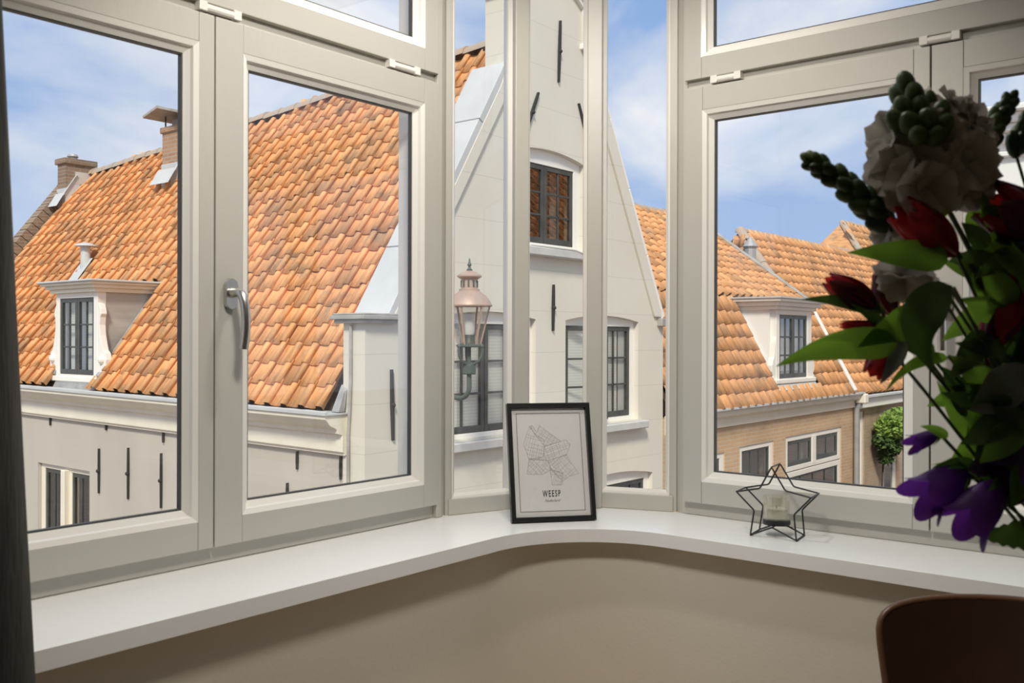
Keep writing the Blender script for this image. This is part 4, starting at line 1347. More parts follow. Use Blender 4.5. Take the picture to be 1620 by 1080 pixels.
# ================================================================== white house on the right, across the side street
white_house = thing('cornice_house', (17, 0, GROUND), 'white plastered house with heavy moulded cornice at the far right', 'house')
wf = lambda u, w, z: Vector((12.0 + w, u, z))
WH = [(-3.2, -2.1, 0.2, 2.4), (-0.8, 0.3, 0.2, 2.4), (-0.8, 0.3, -2.9, -0.6)]
MB().prism([(-6, GROUND), (2.75, GROUND), (2.75, 3.55), (-6, 3.55)], lambda p, q, lv: wf(p, lv, q), 0.0, 0.3,
           holes=[[(a, c), (b, c), (b, d), (a, d)] for a, b, c, d in WH]).build('facade_wall', 'far_white', white_house)
for h in WH:
    house_window(white_house, wf, *h, 0.09, None, 2, 3, pane='far_glass_dark', leaves=1, smat='white_wood')
MB().box((12.301, 2.45, GROUND), (24, 2.745, 2.95)).build('side_wall', 'far_white', white_house)
mb = MB()
for x, z0, z1 in ((11.93, 3.36, 3.42), (11.90, 3.52, 3.62), (11.80, 3.62, 3.71), (11.72, 3.71, 3.81), (11.62, 3.81, 3.88)):
    mb.box((x, -6, z0), (12.4, 2.75 + (12.0 - x), z1))
mb.build('cornice', 'far_white', white_house, bevel=0.012)
MB().add([(12.35, 2.80, 2.90), (24, 2.80, 2.90), (24, -0.5, 6.3), (14.5, -0.5, 6.3), (12.35, -3.8, 2.9), (24, -3.8, 2.9)], [(0, 1, 2, 3), (0, 3, 4), (3, 2, 5, 4)]).build('roof_deck', 'clay_tile_pale', white_house)
lay_tiles(white_house, (24, 2.80, 2.93), (12.4, 2.80, 2.93), (24, -0.5, 6.32), (12.4, -0.5, 6.32), 'clay_tile', lambda p: p.x < 12.5 + (2.8 - p.y) * .66, keep=0)

# ================================================================== things in the room
# ---- framed map print leaning back on its stand
PA, PB = V(2.021, 1.635, 0.8005), V(2.207, 1.486, 0.8005)
pu = (PB - PA).normalized()
pn = Vector((-pu.y, pu.x, 0))                       # away from the room
tilt = math.radians(13)
pv = UP * math.cos(tilt) + pn * math.sin(tilt)
pw = pn * math.cos(tilt) - UP * math.sin(tilt)      # depth into the frame
PW, PH = 0.238, 0.325
pm = lambda u, w, z: PA + pu * u + pw * w + pv * z + UP * 0.0035
pic = thing('picture_frame', (2.114, 1.56, 0.80), 'black framed street map print leaning on the corner of the window sill', 'picture')
fr = MB()
fw = 0.0125
for a, b in (((0, 0, 0), (PW, 0.020, fw)), ((0, 0, PH - fw), (PW, 0.020, PH)), ((0, 0, fw), (fw, 0.020, PH - fw)), ((PW - fw, 0, fw), (PW, 0.020, PH - fw))):
    fr.mbox(pm, a, b)
fr.build('frame', 'frame_black', pic, bevel=0.001)
MB().mbox(pm, (fw, 0.0135, fw), (PW - fw, 0.018, PH - fw)).build('backing_board', 'paper_mat', pic)
pr = MB().mbox(pm, (fw + 0.001, 0.0125, fw + 0.001), (PW - fw - 0.001, 0.0134, PH - fw - 0.001)).build('map_print', 'paper', pic)
MB().mbox(pm, (fw, 0.0085, fw), (PW - fw, 0.0095, PH - fw)).build('glass_front', 'picture_glass', pic)
INK = 0.0122


def strip(mb, a, b, wd):
    a, b = Vector((a[0], a[1], 0)), Vector((b[0], b[1], 0))
    d = (b - a)
    if d.length < 1e-6: return
    d.normalize()
    s = Vector((-d.y, d.x, 0)) * (wd / 2)
    mb.add([pm(p.x, INK, p.y) for p in (a - s, b - s, b + s, a + s)], [(0, 1, 2, 3)])


bd = MB()
b0, b1, c0, c1 = 0.0275, PW - 0.0275, 0.0275, PH - 0.0275
for a, b in (((b0, c0), (b1, c0)), ((b1, c0), (b1, c1)), ((b1, c1), (b0, c1)), ((b0, c1), (b0, c0))):
    strip(bd, a, b, 0.0014)
bd.build('print_border', 'ink', pr)
# the map: quarters of a small town, each with its own street grid
quarters = [([(0.044, 0.212), (0.064, 0.262), (0.080, 0.238), (0.104, 0.222), (0.100, 0.176), (0.058, 0.170)], 1.30, 0.0062),
            ([(0.064, 0.262), (0.072, 0.264), (0.084, 0.244), (0.092, 0.264), (0.120, 0.242), (0.152, 0.218), (0.104, 0.206), (0.080, 0.236)], -0.62, 0.0056),
            ([(0.058, 0.170), (0.100, 0.176), (0.104, 0.206), (0.152, 0.218), (0.166, 0.222), (0.178, 0.208), (0.166, 0.180), (0.112, 0.166)], 0.30, 0.0054),
            ([(0.050, 0.130), (0.058, 0.170), (0.112, 0.166), (0.120, 0.140), (0.094, 0.128)], 0.75, 0.0052),
            ([(0.112, 0.166), (0.166, 0.180), (0.176, 0.160), (0.198, 0.128), (0.172, 0.122), (0.150, 0.108), (0.118, 0.142)], -0.9, 0.0054),
            ([(0.116, 0.142), (0.152, 0.130), (0.148, 0.098), (0.120, 0.098)], 1.35, 0.0050)]


def clip_line(poly, p, d):
    ts = []
    n = len(poly)
    for i in range(n):
        a, b = poly[i], poly[(i + 1) % n]
        ex, ey = b[0] - a[0], b[1] - a[1]
        den = d[0] * ey - d[1] * ex
        if abs(den) < 1e-9: continue
        t = ((a[0] - p[0]) * ey - (a[1] - p[1]) * ex) / den
        s = ((a[0] - p[0]) * d[1] - (a[1] - p[1]) * d[0]) / den
        if 0 <= s < 1: ts.append(t)
    ts.sort()
    return [(ts[i], ts[i + 1]) for i in range(0, len(ts) - 1, 2)]


rnd = random.Random(5)
st = MB()
for poly, ang, gap in quarters:
    for i in range(len(poly)):
        strip(st, poly[i], poly[(i + 1) % len(poly)], 0.0009)
    cx_ = sum(p[0] for p in poly) / len(poly)
    cy_ = sum(p[1] for p in poly) / len(poly)
    for th, gg in ((ang, gap), (ang + math.pi / 2, gap * 1.8)):
        d = (math.cos(th), math.sin(th))
        nn = (-d[1], d[0])
        for k in range(-14, 15):
            off = k * gg + rnd.uniform(-0.3, 0.3) * gg
            q = (cx_ + nn[0] * off, cy_ + nn[1] * off)
            for t0, t1 in clip_line(poly, q, d):
                if rnd.random() < 0.25: t1 = t0 + (t1 - t0) * rnd.uniform(0.4, 0.8)
                bend = rnd.uniform(-0.0015, 0.0015)
                tm = (t0 + t1) / 2
                pm0 = (q[0] + d[0] * t0, q[1] + d[1] * t0)
                pmm = (q[0] + d[0] * tm + nn[0] * bend, q[1] + d[1] * tm + nn[1] * bend)
                pm1 = (q[0] + d[0] * t1, q[1] + d[1] * t1)
                strip(st, pm0, pmm, 0.0006)
                strip(st, pmm, pm1, 0.0006)
st.build('street_lines', 'ink_pale', pr)


def lettering(name, body, size, u, z, sx, m, off=0.0, shear=0.0, space=1.0):
    cu = bpy.data.curves.new(name, 'FONT')
    cu.body = body
    cu.size = size
    cu.align_x = 'CENTER'
    cu.offset = off
    cu.shear = shear
    cu.space_character = space
    cu.resolution_u = 3
    tmp = bpy.data.objects.new(name + '_curve', cu)
    col.objects.link(tmp)
    dg = bpy.context.evaluated_depsgraph_get()
    me = bpy.data.meshes.new_from_object(tmp.evaluated_get(dg))
    bpy.data.objects.remove(tmp, do_unlink=True)
    mb = MB()
    mb.add([pm(u + v.co.x * sx, INK - 0.0001, z + v.co.y) for v in me.vertices], [tuple(p.vertices) for p in me.polygons])
    bpy.data.meshes.remove(me)
    return mb.build(name, m, pr)


lettering('town_name', 'WEESP', 0.0245, PW / 2 - 0.002, 0.0670, 0.56, 'ink', off=0.0005, space=1.34)
lettering('country_name', 'Nederland', 0.0105, PW / 2 - 0.001, 0.0530, 0.95, 'ink_grey', shear=0.40)
# easel leg behind
MB().add([pm(PW * .40, 0.020, 0.20), pm(PW * .60, 0.020, 0.20), pm(PW * .60, 0.024, 0.20), pm(PW * .40, 0.024, 0.20)] +
         [Vector((q.x + pn.x * k, q.y + pn.y * k, 0.8008)) for q, k in ((pm(PW * .36, 0.020, 0), 0.115), (pm(PW * .64, 0.020, 0), 0.115), (pm(PW * .64, 0.024, 0), 0.115), (pm(PW * .36, 0.024, 0), 0.115))],
         [(0, 1, 2, 3), (7, 6, 5, 4), (0, 4, 5, 1), (1, 5, 6, 2), (2, 6, 7, 3), (3, 7, 4, 0)]).build('easel_leg', 'frame_black', pic)

# ---- star of black wire with a tea light glass
star = thing('star_candle_holder', (2.335, 1.02, 0.80), 'black wire star shaped candle holder on the window sill', 'candle holder')
outline_star = [(1.018, 0.979), (1.048, 0.923), (1.111, 0.909), (1.063, 0.866), (1.073, 0.8025), (1.016, 0.828), (0.954, 0.8025), (0.960, 0.866), (0.917, 0.912), (0.982, 0.923)]
WR = 0.0022


def star_pts(x, dy, lean=0.0):
    return [Vector((x + lean * (z - 0.8) + (1.02 - y) * 0.05, y + dy, z)) for y, z in outline_star]


fs_, bs_ = star_pts(2.292, 0.0), star_pts(2.372, 0.012)


def polywire(pts):
    out = []
    n = len(pts)
    for i in range(n):
        a, b, c = pts[i - 1], pts[i], pts[(i + 1) % n]
        out += [b + (a - b).normalized() * 0.004, b + ((a - b).normalized() + (c - b).normalized()) * 0.0012, b + (c - b).normalized() * 0.004]
    return out


MB().tube(polywire(fs_), WR, 8, closed=True).build('star_wire', 'wire_black', star, smooth=True)
MB().tube(polywire(bs_), WR, 8, closed=True).build('star_wire', 'wire_black', star, smooth=True)
for i in (0, 2, 4, 5, 6, 8):
    MB().tube([fs_[i], bs_[i]], WR, 8).build('cross_wire', 'wire_black', star, smooth=True)
GX, GY, GZ = 2.335, 1.023, 0.8285
MB().lathe([(0.0, 0.0), (0.034, 0.0), (0.0345, 0.004), (0.0345, 0.0105), (0.033, 0.011), (0.0, 0.0105)], (GX, GY, GZ + 0.001), 32).build('candle_tray', 'wire_black', star, smooth=True)
cg = thing('votive_glass', (GX, GY, GZ + 0.012), 'smoky glass tea light cup inside the black wire star', 'glass')
MB().lathe([(0.0, 0.0), (0.031, 0.0), (0.0325, 0.003), (0.0335, 0.060), (0.0330, 0.061), (0.0318, 0.060), (0.0308, 0.004), (0.0, 0.004)], (GX, GY, GZ + 0.0125), 36).build('cup', 'votive_glass', cg, smooth=True)
tl = MB().lathe([(0.0, 0.0), (0.0265, 0.0), (0.0265, 0.024), (0.0, 0.0235)], (GX, GY, GZ + 0.017), 24).build('tea_light', 'wax', cg, smooth=True)
MB().tube([(GX, GY, GZ + 0.040), (GX + 0.001, GY, GZ + 0.047)], 0.0007, 6).build('wick', 'wire_black', tl)

# ---- curtain at the left edge
cur = MB()
nz, nx = 40, 90
CZ0, CZ1 = 0.012, 2.66
grid = []
for iz in range(nz + 1):
    z = CZ0 + (CZ1 - CZ0) * iz / nz
    edge = 0.672 - 0.058 * (z - 0.8)
    row = []
    for ix in range(nx + 1):
        t = ix / nx
        x = -0.35 + (edge + 0.35) * t
        ph = t * 9.2 * 2 * math.pi + 0.25 * math.sin(z * 2.1)
        amp = 0.036 * (0.75 + 0.25 * math.cos(z * 1.3 + t * 5))
        y = 1.435 + amp * math.sin(ph) + 0.008 * math.sin(ph * 2.3 + z)
        row.append((x + 0.010 * math.cos(ph), y, z))
    grid.append(row)
vs = [p for r in grid for p in r]
fs = [(iz * (nx + 1) + ix, iz * (nx + 1) + ix + 1, (iz + 1) * (nx + 1) + ix + 1, (iz + 1) * (nx + 1) + ix) for iz in range(nz) for ix in range(nx)]
curtain = thing('curtain', (0.15, 1.435, 0.0), 'dark grey velvet curtain hanging in folds at the left edge', 'curtain')
co = cur.add(vs, fs).build('cloth', 'velvet', curtain, smooth=True, angle=180)
so = co.modifiers.new('solid', 'SOLIDIFY')
so.thickness = 0.004
MB().box((-0.45, 1.405, 2.665), (0.72, 1.465, 2.69)).build('curtain_rail', 'lamp_white', curtain, bevel=0.003)
MB().box((-0.45, 1.415, 2.69), (0.72, 1.455, 2.7495)).build('rail_bracket', 'lamp_white', curtain)

# ---- dining chair with a moulded brown back
CHB = FWD * 1.77 + RGT * 0.925                        # foot of the back, on the floor
face = (-FWD * 0.93 - RGT * 0.36).normalized()         # the way the chair faces
cs = Vector((-face.y, face.x, 0))                      # across
if cs.dot(RGT) < 0: cs = -cs
chair = thing('dining_chair', (CHB.x + face.x * .2, CHB.y + face.y * .2, 0.0), 'dark brown moulded dining chair in front of the right window', 'chair')


CH_ROWS = [(0.440, 0.190), (0.50, 0.199), (0.56, 0.208), (0.62, 0.217), (0.68, 0.226), (0.725, 0.232), (0.748, 0.2335), (0.764, 0.231), (0.776, 0.224), (0.785, 0.212), (0.7915, 0.196), (0.797, 0.172), (0.8015, 0.140), (0.805, 0.100), (0.807, 0.055), (0.808, 0.012)]


def chair_pt(x, z, back=0.0):
    v = (z - 0.44) / 0.37
    d = -0.070 * (1 - (x / 0.235) ** 2) + 0.07 * (1 - v) ** 2 - 0.05 * v          # curve across, lean back
    return Vector((CHB.x, CHB.y, 0)) + cs * x + face * (d + 0.06 - back) + UP * z


nu = 24
mb = MB()
W = nu + 1
vs = [chair_pt(h * (-1 + 2 * i / nu), z) for z, h in CH_ROWS for i in range(W)]
n = len(vs)
vs += [chair_pt(h * (-1 + 2 * i / nu), z, 0.012) for z, h in CH_ROWS for i in range(W)]
fs = []
for j in range(len(CH_ROWS) - 1):
    for i in range(nu):
        a = j * W + i
        fs += [(a, a + 1, a + W + 1, a + W), (n + a, n + a + W, n + a + W + 1, n + a + 1)]
mb.add(vs, fs)
mb.build('backrest', 'chair_brown', chair, smooth=True, angle=60)
rim = [chair_pt(-h, z, 0.006) for z, h in CH_ROWS] + [chair_pt(h, z, 0.006) for z, h in reversed(CH_ROWS)]
MB().tube(rim, 0.0068, 8, closed=True).build('edge_band', 'chair_edge', chair, smooth=True, angle=180)
seat = MB()
sp = []
for i in range(28):
    t = 2 * math.pi * i / 28
    c, s = math.cos(t), math.sin(t)
    sp.append((0.225 * math.copysign(abs(c) ** 0.6, c), 0.215 * math.copysign(abs(s) ** 0.6, s)))
cm = lambda p, q, lv: Vector((CHB.x, CHB.y, 0)) + cs * p + face * (q + 0.245) + UP * lv
seat.prism(sp, cm, 0.432, 0.452).build('seat', 'chair_brown', chair, bevel=0.006, seg=2)
for a in (-1, 1):
    for b in (0, 1):
        p = cm(a * 0.15, -0.13 + 0.26 * b, 0.432)
        q = cm(a * 0.21, -0.20 + 0.40 * b, 0.0)
        MB().tube([p, q], [0.011, 0.009], 10).build('leg', 'chair_steel', chair, smooth=True)

# ---- round table with the vase, just outside the picture
TX, TY = 1.345, 0.165
table = thing('side_table', (TX, TY, 0), 'small round brown table carrying the flower vase', 'table')
MB().lathe([(0.0, 0.0), (0.33, 0.0), (0.345, 0.010), (0.345, 0.022), (0.335, 0.028), (0.0, 0.028)], (TX, TY, 0.722), 48).build('tabletop', 'table_wood', table, smooth=True)
MB().lathe([(0.20, 0.0), (0.20, 0.012), (0.05, 0.03), (0.028, 0.08), (0.025, 0.64), (0.06, 0.70), (0.10, 0.722), (0.0, 0.722)], (TX, TY, 0.0), 28).build('pedestal', 'chair_steel', table, smooth=True)
vase = thing('vase', (TX, TY, 0.75), 'tall pale glass vase holding the flowers', 'vase')
MB().lathe([(0.0, 0.0), (0.055, 0.0), (0.060, 0.006), (0.052, 0.08), (0.046, 0.15), (0.052, 0.20), (0.066, 0.235), (0.063, 0.235), (0.049, 0.20), (0.043, 0.15), (0.049, 0.08), (0.054, 0.012), (0.0, 0.012)], (TX, TY, 0.7505), 36).build('vase_body', 'vase_glass', vase, smooth=True)

# ---- the bouquet: every stem a thing of its own, all gathered in the vase
BU = 1.2 / FOCAL_PX                                   # grid unit of the bouquet, about 0.8 mm
BC = EYE + FWD * 1.2 + RGT * (780 * BU) - UP * (25 * BU)
MOUTH = Vector((TX, TY, 0.975))


def bq(x, y, d=0.0):
    """point in the bouquet: x to the right, y downwards (grid units), d away from the room's middle (m)"""
    k = 1 + d / 1.2                                   # nearer blooms sit a little closer together
    return EYE + FWD * (1.2 + d) + RGT * ((x - 810) * BU * k) - UP * ((y - 535) * BU * k)


def curve3(a, c, b, n):
    return [a * (1 - t) ** 2 + c * (2 * t * (1 - t)) + b * t ** 2 for t in [i / n for i in range(n + 1)]]


def stem_thing(name, head, label, cat, group, bend=0.3, r=0.0022, lo=None, start=None):
    """a stem from the vase up to its head; returns the thing"""
    o = thing(name, (TX, TY, 0.77), label, cat, group)
    foot = Vector((TX + random.uniform(-.025, .025), TY + random.uniform(-.025, .025), 0.78))
    neck = MOUTH + Vector((random.uniform(-.03, .03), random.uniform(-.03, .03), 0))
    c = neck.lerp(head, 0.55) + UP * (bend * (head - neck).length * 0.35)
    pts = [foot] + curve3(neck, c, head, 10)
    MB().tube(pts, [r * 1.25] * 4 + [r] * (len(pts) - 4), 7).build('stem', 'stem_green', o, smooth=True)
    return o


def leaf(o, a, b, w, bow=0.15, m='leaf', name='leaf', turn=0.0, fold=0.22, side=None, ctrl=None, serr=0, nl=14, blunt=0.55):
    """blade from a to b, w wide, bowed upwards"""
    ax = b - a
    L = ax.length
    c = ctrl if ctrl is not None else (a + b) / 2 + UP * (bow * L)
    mid = curve3(a, c, b, nl)
    facing = (-FWD * math.cos(turn) + UP * math.sin(turn)) if side is None else Vector(side)
    vs, fs = [], []
    for i, p in enumerate(mid):
        t = i / nl
        tg = (mid[min(i + 1, nl)] - mid[max(i - 1, 0)]).normalized()
        s = tg.cross(facing)
        if s.length < 1e-4: s = tg.orthogonal()
        s.normalize()
        n = s.cross(tg).normalized()
        k = math.sin(math.pi * (t ** blunt)) ** 0.9 if 0 < t < 1 else 0.02
        h = w / 2 * max(k, 0.02)
        if serr:
            h *= 1 - 0.22 * ((i * serr) % 2)
        for q in (-1, -0.5, 0, 0.5, 1):
            vs.append(p + s * (h * q) + n * (h * fold * abs(q) ** 1.3 + 0.06 * h * math.sin(9 * t + q)))
    for i in range(nl):
        for k in range(4):
            fs.append((i * 5 + k, i * 5 + k + 1, i * 5 + 6 + k, i * 5 + 5 + k))
    return MB().add(vs, fs).build(name, m, o, smooth=True, angle=180)


def ruffle(o, c, ax, R, m, n=6, layers=2, name='petal', seed=0):
    """double ruffled flower facing ax"""
    rn = random.Random(seed)
    ax = Vector(ax).normalized()
    u = ax.orthogonal().normalized()
    v = ax.cross(u)
    for l in range(layers):
        for k in range(n):
            th = 2 * math.pi * (k + 0.5 * l + rn.uniform(-.12, .12)) / n
            rd = u * math.cos(th) + v * math.sin(th)
            tn = ax.cross(rd)
            lean = 0.30 + 0.55 * l + rn.uniform(-.1, .1)         # inner petals stand up
            Rl = R * (1.0 - 0.22 * l)
            nu, nv = 6, 7
            vs, fs = [], []
            ph = rn.uniform(0, 6)
            for i in range(nv + 1):
                t = i / nv
                wd = Rl * 0.62 * math.sin(min(1.0, t * 0.95 + 0.12) * math.pi * 0.62)
                for j in range(nu + 1):
                    q = -1 + 2 * j / nu
                    r = Rl * t * (1 - 0.12 * q * q)
                    up = r * lean - 0.30 * r * r / Rl + Rl * 0.11 * t * t * math.sin(q * 4.2 + ph + 2 * t)
                    vs.append(c + rd * (r * math.cos(lean * .5)) + tn * (q * wd) + ax * (up + Rl * 0.05 * t * math.cos(7 * q + ph)))
            for i in range(nv):
                for j in range(nu):
                    a = i * (nu + 1) + j
                    fs.append((a, a + 1, a + nu + 2, a + nu + 1))
            MB().add(vs, fs).build(name, m, o, smooth=True, angle=180)


def bud(o, c, ax, r, stretch=1.5, m='bud_green', name='bud'):
    return MB().ball(c, r, 9, 7, ax, stretch).build(name, m, o, smooth=True, angle=180)


def trumpet(o, base, tip, R, m, n=6, opening=0.55, w=0.6, name='petal', tip_m=None):
    """alstroemeria: six petals in a half-open funnel"""
    ax = (tip - base)
    L = ax.length
    ax.normalize()
    u = ax.orthogonal().normalized()
    v = ax.cross(u)
    for k in range(n):
        th = 2 * math.pi * (k + 0.2) / n
        rd = u * math.cos(th) + v * math.sin(th)
        tn = ax.cross(rd)
        inner = 0.86 if k % 2 else 1.0
        vs, fs = [], []
        nv, nu = 9, 4
        for i in range(nv + 1):
            t = i / nv
            rr = R * inner * (0.12 + opening * math.sin(t * math.pi * 0.5) + (1 - opening) * 0.75 * math.sin(t * math.pi) + 0.25 * opening * t ** 4)
            wd = R * w * (0.25 + 0.95 * math.sin(math.pi * t ** 0.85)) * (1 if t < 0.96 else 0.5)
            for j in range(nu + 1):
                q = -1 + 2 * j / nu
                vs.append(base + ax * (L * t) + rd * (rr * (1 - 0.24 * q * q)) + tn * (q * wd))
        for i in range(nv):
            for j in range(nu):
                a = i * (nu + 1) + j
                fs.append((a, a + 1, a + nu + 2, a + nu + 1))
        MB().add(vs, fs).build(name, (tip_m if tip_m and k % 2 else m), o, smooth=True, angle=180)
    MB().lathe([(0.0, -0.010), (0.0035, -0.008), (0.0042, 0.0), (R * 0.16, 0.006)], base, 9, ax).build('ovary', 'stem_green', o, smooth=True)


def bell(o, base, mouth, R, m):
    """bellflower: one cup with five rolled lobes, green calyx"""
    ax = mouth - base
    L = ax.length
    ax.normalize()
    u = ax.orthogonal().normalized()
    v = ax.cross(u)
    vs, fs = [], []
    nv, ns = 14, 40
    for i in range(nv + 1):
        t = i / nv
        for k in range(ns):
            th = 2 * math.pi * k / ns
            lobe = (0.5 + 0.5 * math.cos(5 * th)) ** 0.45
            tt = t
            length = L * (tt * (0.76 + 0.26 * lobe * max(0.0, (tt - 0.45) / 0.55)))
            r = R * (0.22 + 0.78 * math.sin(min(1, tt * 1.2) * math.pi / 2) ** 0.8 * (0.82 + 0.05 * math.cos(5 * th)))
            r *= 1 + (0.34 * ((tt - 0.75) / 0.25) ** 1.5 * (0.35 + 0.65 * lobe) if tt > 0.75 else 0)
            length -= L * 0.06 * (((tt - 0.85) / 0.15) ** 2 if tt > 0.85 else 0)
            vs.append(base + ax * length + (u * math.cos(th) + v * math.sin(th)) * r)
    for i in range(nv):
        for k in range(ns):
            l = (k + 1) % ns
            fs.append((i * ns + k, i * ns + l, (i + 1) * ns + l, (i + 1) * ns + k))
    MB().add(vs, fs).build('petals', m, o, smooth=True, angle=180)
    for k in range(5):
        th = 2 * math.pi * (k + .5) / 5
        rd = u * math.cos(th) + v * math.sin(th)
        leaf(o, base - ax * 0.002 + rd * R * 0.10, base + ax * (L * 0.36) + rd * (R * 0.95), R * 0.45, m='leaf', name='sepal', ctrl=base + rd * R * 0.55 + ax * L * 0.04, side=rd, nl=6)


random.seed(21)
G_RED, G_BELL, G_BUD, G_GREEN = 'red lilies in the bouquet', 'purple bellflowers in the bouquet', 'green bud spikes in the bouquet', 'leafy stems in the bouquet'

# white stock
o = stem_thing('white_stock', bq(1500, 330), 'large ruffled white stock flower with green buds at its top', 'flower', 'white stocks in the bouquet', r=0.0034)
MB().tube(curve3(bq(1500, 330), bq(1470, 240), bq(1440, 140), 8), 0.003, 7).build('flower_stalk', 'stem_green', o, smooth=True)
for i, (x, y, d, R, ax) in enumerate([(1412, 215, -.02, 46, (-.9, .2, .3)), (1420, 265, -.03, 50, (-.8, -.2, .6)), (1462, 290, -.045, 54, (-.2, -.5, .9)), (1470, 225, -.04, 56, (-.1, .1, 1)), (1520, 255, -.04, 56, (.3, -.1, 1)),
                                      (1545, 235, -.01, 50, (.8, .1, .5)), (1530, 195, -.02, 46, (.5, .5, .7)), (1505, 165, -.01, 36, (.3, .8, .5)), (1440, 180, .02, 44, (-.5, .5, -.3)), (1490, 250, .04, 54, (0, 0, -1)), (1540, 290, -.02, 44, (.5, -.6, .6)), (1425, 300, -.01, 36, (-.5, -.8, .4))]):
    a = RGT * ax[0] + UP * ax[1] - FWD * ax[2]
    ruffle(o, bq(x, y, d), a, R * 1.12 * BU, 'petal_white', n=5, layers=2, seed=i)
for i, (x, y, d, r) in enumerate([(1432, 132, 0, 15), (1420, 150, .01, 14), (1446, 150, -.012, 15), (1430, 172, -.015, 16), (1455, 172, -.02, 15), (1468, 160, 0, 13), (1418, 190, -.02, 15), (1440, 196, -.03, 17), (1465, 192, -.035, 17), (1486, 178, -.02, 15), (1490, 198, -.03, 15), (1452, 212, -.045, 14), (1478, 214, -.04, 15)]):
    bud(o, bq(x, y, d - .03), (bq(x, y, d) - bq(1462, 240)).normalized(), r * BU, 1.5)
leaf(o, bq(1482, 345, -.03), bq(1520, 300, -.05), 18 * BU, m='leaf')

# bud spikes
def spike(head_pts, label, sizes, base_bend=0.2):
    o = stem_thing('bud_spike', bq(*head_pts[0]), label, 'flower bud', G_BUD, bend=base_bend, r=0.002)
    pts = [bq(*p) for p in head_pts]
    MB().tube(pts, [0.0022] * (len(pts) - 1) + [0.001], 7).build('spike_stalk', 'stem_green', o, smooth=True)
    rn = random.Random(len(label))
    n = 24
    for i in range(n):
        t = i / (n - 1)
        k = t * (len(pts) - 1)
        a = int(min(k, len(pts) - 2))
        p = pts[a].lerp(pts[a + 1], k - a)
        tg = (pts[a + 1] - pts[a]).normalized()
        sd = (tg.cross(FWD).normalized() * math.cos(i * 2.4) + FWD * math.sin(i * 2.4) * 0.8)
        r = (sizes[0] + (sizes[1] - sizes[0]) * t) * BU
        d = (sd * 0.62 + tg * 0.9).normalized() if i < n - 1 else tg
        bud(o, p + d * r * 0.85, d, r * 0.8, 1.75, 'bud_green' if rn.random() < 0.4 else 'leaf_dark')
    return o


spike([(1412, 352), (1372, 322), (1338, 290), (1306, 268), (1286, 255)], 'dark green bud spike pointing left across the blue sky', (20, 11))
spike([(1548, 245, .02), (1562, 215, .02), (1578, 185, .02), (1596, 158, .02)], 'green bud spike standing up beside the white stock', (17, 10))
spike([(1606, 240, .03), (1622, 205, .03), (1640, 175, .03), (1650, 150, .03)], 'green bud spike at the right edge of the picture', (17, 11))

# red lilies
def lily(base, tip, R, m, label, opening=0.5, tip_m=None, leaves=(), d=0.0):
    b, t = bq(*base), bq(*tip)
    o = stem_thing('red_lily', b, label, 'flower', G_RED, bend=0.15)
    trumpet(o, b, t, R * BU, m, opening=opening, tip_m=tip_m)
    for l in leaves:
        leaf(o, bq(*l[0]), bq(*l[1]), l[2] * BU, **l[3])
    return o


lily((1512, 400, -.03), (1425, 330, -.055), 34, 'petal_red', 'crimson lily bloom just under the white stock flower', 0.55,
     leaves=[((1500, 410, -.05), (1340, 398, -.065), 46, dict(bow=0.06))])
lily((1388, 486, 0), (1308, 440, -.01), 26, 'petal_maroon', 'dark maroon lily bud pointing left over the tiled roof', 0.30, 'petal_red',
     leaves=[((1400, 492, -.005), (1268, 472, -.02), 26, dict(bow=0.10, m='leaf_dark')), ((1480, 560, -.01), (1345, 478, -.03), 34, dict(bow=-0.02, m='leaf_dark'))])
lily((1440, 525, -.01), (1330, 512, -.02), 15, 'petal_red', 'slim bright red lily lying level above the long pointed leaf', 0.25,
     leaves=[((1480, 495, -.03), (1357, 548, -.05), 58, dict(bow=0.10)), ((1420, 545, -.04), (1228, 578, -.06), 50, dict(bow=0.16))])
lily((1405, 548, -.01), (1380, 590, -.02), 22, 'petal_red', 'small red lily hanging below the long pointed leaf', 0.5,
     leaves=[((1430, 535, -.03), (1392, 606, -.04), 26, dict(m='leaf_grey', bow=-0.1))])
lily((1612, 428, -.04), (1572, 535, -.055), 34, 'petal_red', 'pinkish red drooping lily near the right edge', 0.45, 'petal_maroon')
lily((1660, 370, -.02), (1565, 315, -.03), 46, 'petal_maroon', 'very dark red lily beside the white stock at the right', 0.6, 'petal_red')
lily((1545, 535, .02), (1560, 600, .01), 24, 'petal_red', 'orange red lily half hidden among the leaves', 0.5)
lily((1415, 500, .03), (1388, 430, .02), 22, 'petal_maroon', 'closed maroon lily bud under the white drooping petals', 0.3, 'petal_red')
lily((1660, 600, .0), (1620, 560, -.01), 26, 'petal_red', 'red lily cut by the right edge of the picture', 0.5)

# white drooping flower
o = stem_thing('white_lily', bq(1500, 450, -.01), 'white drooping flower half hidden behind the big leaves', 'flower', None)
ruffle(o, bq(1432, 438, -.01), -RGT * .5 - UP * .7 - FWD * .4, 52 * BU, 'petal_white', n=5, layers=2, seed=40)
o = stem_thing('white_lily', bq(1450, 400, .01), 'small white bloom between the bud spike and the red lily', 'flower', None)
ruffle(o, bq(1402, 368, .01), -RGT * .8 - UP * .2 - FWD * .3, 34 * BU, 'petal_white', n=5, layers=2, seed=41)

